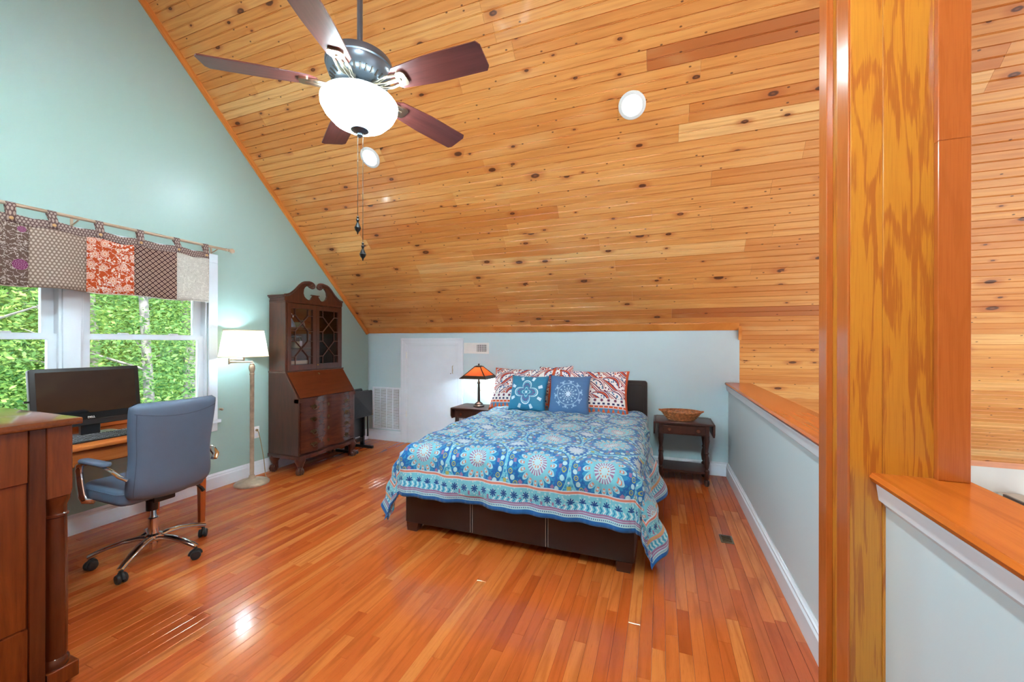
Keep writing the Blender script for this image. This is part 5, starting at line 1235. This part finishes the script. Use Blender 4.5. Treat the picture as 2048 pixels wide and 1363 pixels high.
taupe = dots(lin(146, 124, 112), lin(206, 186, 170), 0.020, 0.0058)
band_m = fabric('taupe_dot_band', dots(lin(120, 96, 92), lin(190, 166, 156), 0.018, 0.0058))
mats = {'mum': fabric('mum_print', mum), 'dot': fabric('taupe_dots', taupe), 'orange': fabric('orange_floral', flowers(lin(200, 86, 46), lin(240, 220, 208), 11, 0.025, lin(222, 140, 110))), 'dia': fabric('diamond_print', diamonds),
        'white': fabric('cream_scroll', flowers(lin(226, 220, 212), lin(196, 188, 180), 34, 0.012))}
val = thing('window_valance', 'patchwork tab-top valance in taupe, orange floral and cream panels', 'valance', (RX, 1.58, RZ))
ybs = [0.68, 0.95, 1.055, 1.335, 1.612, 1.897, 2.180, 2.452]
seq = ['white', 'dia', 'mum', 'dot', 'orange', 'dia', 'white']
ybs = [0.50, 0.78, 1.055, 1.335, 1.612, 1.897, 2.180, 2.452]
zt0, zt1, zb0 = RZ - 0.062, RZ - 0.118, RZ - 0.522
def wav(y, z):
    k = (RZ - z) / 0.5; return 0.012 * math.sin(y * 9.0 + 0.5) + 0.016 * k * math.sin(y * 17.0 + 1.3) * (0.25 + 0.75 * (y < 1.75)) + 0.02
def sag(y, tabs=(1.00, 1.258, 1.443, 1.689, 1.937, 2.192, 2.425)):
    ds = sorted(abs(y - t) for t in tabs)[0]; return -0.012 * min(1, ds / 0.12) ** 1.5
for k, nm in enumerate(seq):
    y0, y1 = ybs[k], ybs[k + 1]; m = MB(); uv = []
    def f(i, j):
        y = y0 + (y1 - y0) * i; zt = zt1 + sag(y); z = zt + (zb0 - zt) * j + 0.005 * math.sin(y * 14) * j; uv.append((y - y0, z - zb0)); return (wav(y, z), y - 1.58, z - RZ)
    m.grid(f, 18, 12); m.uv = uv; pn = m.build('panel', mats[nm], val, smooth=60, solid=0.0015)
    hm = MB().tube([(wav(y, zb0) + 0.0, y - 1.58, zb0 - RZ + 0.005 * math.sin(y * 14)) for y in [y0 + (y1 - y0) * i / 18 for i in range(19)]], 0.004, 6); hm.build('hem', M['thread'] if nm in ('white', 'dia') else mats[nm], pn)
m = MB(); uv = []
def f(i, j):
    y = ybs[0] + (ybs[-1] - ybs[0]) * i; z = zt0 + sag(y) * 1.3 + (zt1 - zt0) * j; uv.append((y, z)); return (wav(y, z) + 0.001, y - 1.58, z - RZ)
m.grid(f, 80, 4); m.uv = uv; m.build('header_band', band_m, val, smooth=60, solid=0.0015)
for y in (0.56, 0.79, 1.00, 1.258, 1.443, 1.689, 1.937, 2.192, 2.425):
    m = MB(); uv = []
    path = [(wav(y, zt1) + 0.006, zt1 + 0.004 - RZ), (wav(y, zt0) + 0.006, zt0 - RZ), (0.013, -0.02), (0.0125, 0.004), (0.006, 0.0115), (0, 0.0125), (-0.008, 0.010), (-0.0125, 0.0), (-0.012, -0.02), (wav(y, zt0) - 0.004, zt0 - RZ), (wav(y, zt0) - 0.003, zt0 - 0.03 - RZ)]
    def f(i, j):
        p = path[int(round(j * (len(path) - 1)))]; uv.append((i * 0.044, j * 0.25)); return (p[0], y - 1.58 + (i - 0.5) * 0.044, p[1])
    m.grid(f, 2, len(path) - 1); m.uv = uv; tb = m.build('tab', band_m, val, smooth=60, solid=0.0012)
    MB().lathe([(0.010, 0), (0.011, 0.003), (0.008, 0.006), (0.002, 0.005)], (wav(y, zt1) + 0.008, y - 1.58, zt1 + 0.026 - RZ), 14, 'x').build('button', plain('wood_button', lin(206, 160, 108), 0.5), tb)

# ------------------------------------------------------------------ woodland outside the window
gnd = struct(bx(-60, XL - 0.3, -30, 50, -3.3, -3.2).build('ground', plain('forest_floor', lin(96, 120, 60), 0.9, var=0.2, scale=1.0), smooth=0))
rt = random.Random(21)
def foliage_mesh(name, n, crown, size, seed):
    r = random.Random(seed); vs = []; fs = []; rn = []
    clumps = [(r.gauss(0, 0.5) * crown[0], r.gauss(0, 0.5) * crown[0], r.uniform(crown[1], crown[2])) for _ in range(n // 60)]
    for i in range(n):
        c = clumps[r.randrange(len(clumps))]; p = Vector((c[0] + r.gauss(0, 0.38), c[1] + r.gauss(0, 0.38), c[2] + r.gauss(0, 0.16)))
        d = Vector((r.gauss(0, 1), r.gauss(0, 1), r.gauss(0, 0.45))).normalized(); u = d.orthogonal().normalized(); u = (Matrix.Rotation(r.random() * 6.28, 3, d) @ u)
        l = size * r.uniform(0.6, 1.3); k = len(vs)
        vs += [tuple(p - d * l), tuple(p + u * l * 0.45 + Vector((0, 0, 0.1 * l))), tuple(p + d * l), tuple(p - u * l * 0.45 + Vector((0, 0, 0.1 * l)))]; fs.append((k, k + 1, k + 2, k + 3)); q = min(1, max(0, r.gauss(0.5, 0.25))); rn += [q] * 4
    me = bpy.data.meshes.new(name); me.from_pydata(vs, [], fs); set_rnd(me, rn); return me
fol = [foliage_mesh('foliage', 15000, (1.7, 0.2, 9.0), 0.042, 1), foliage_mesh('foliage', 15000, (1.8, 0.8, 9.5), 0.046, 2), foliage_mesh('foliage', 36000, (2.6, 0.0, 11.0), 0.075, 3)]
fol[0].materials.append(M['leafA']); fol[1].materials.append(M['leafB']); fol[2].materials.append(M['leafA'])
spots = [(-9.5, 2.2, 0, 0.12), (-9.0, 4.6, 1, 0.10), (-10.5, 6.2, 0, 0.16), (-12.5, 3.3, 1, 0.2), (-13.0, 5.6, 0, 0.12), (-13.5, 7.9, 1, 0.26), (-12.0, 9.2, 0, 0.14), (-16, 4.2, 2, 0.2), (-16.5, 7.0, 2, 0.25), (-17, 10.0, 2, 0.2), (-20, 5.0, 2, 0.3), (-21, 9.0, 2, 0.3), (-21, 13.0, 2, 0.3), (-26, 8.0, 2, 0.3), (-27, 14.5, 2, 0.3)]
near = ('leafy tree with thick pale trunk close to the house', 'slender leafy tree close behind the computer', 'leafy tree framed at the middle of the right-hand panes')
for i, (x, y, k, rad) in enumerate(spots):
    mid = i >= 7
    t = thing('woodland_tree', 'green leafy tree deep in the woods outside the window' if mid else 'green leafy woodland tree with grey trunk just outside the window', 'tree', (x, y, -3.2), rt.random() * 6.28, 'far trees outside the window' if mid else 'near trees outside the window')
    h = 9.0; tr = MB().tube([(rt.gauss(0, 0.02) * j, rt.gauss(0, 0.02) * j, h * j / 6) for j in range(7)], [rad * (1 - 0.09 * j) for j in range(7)], 10)
    for b in range(7):
        a = rt.random() * 6.28; z0 = rt.uniform(2.0, 7.5); ln = rt.uniform(0.8, 1.9); tr.tube([(0, 0, z0), (math.cos(a) * ln * 0.5, math.sin(a) * ln * 0.5, z0 + 0.35), (math.cos(a) * ln, math.sin(a) * ln, z0 + 0.5 + rt.random() * 0.4)], [rad * 0.3, rad * 0.2, rad * 0.08], 6)
    tr.build('trunk', M['bark'], t, smooth=60)
    fo = bpy.data.objects.new('foliage', fol[k]); COL.objects.link(fo); fo.parent = t; fo['kind'] = 'stuff'
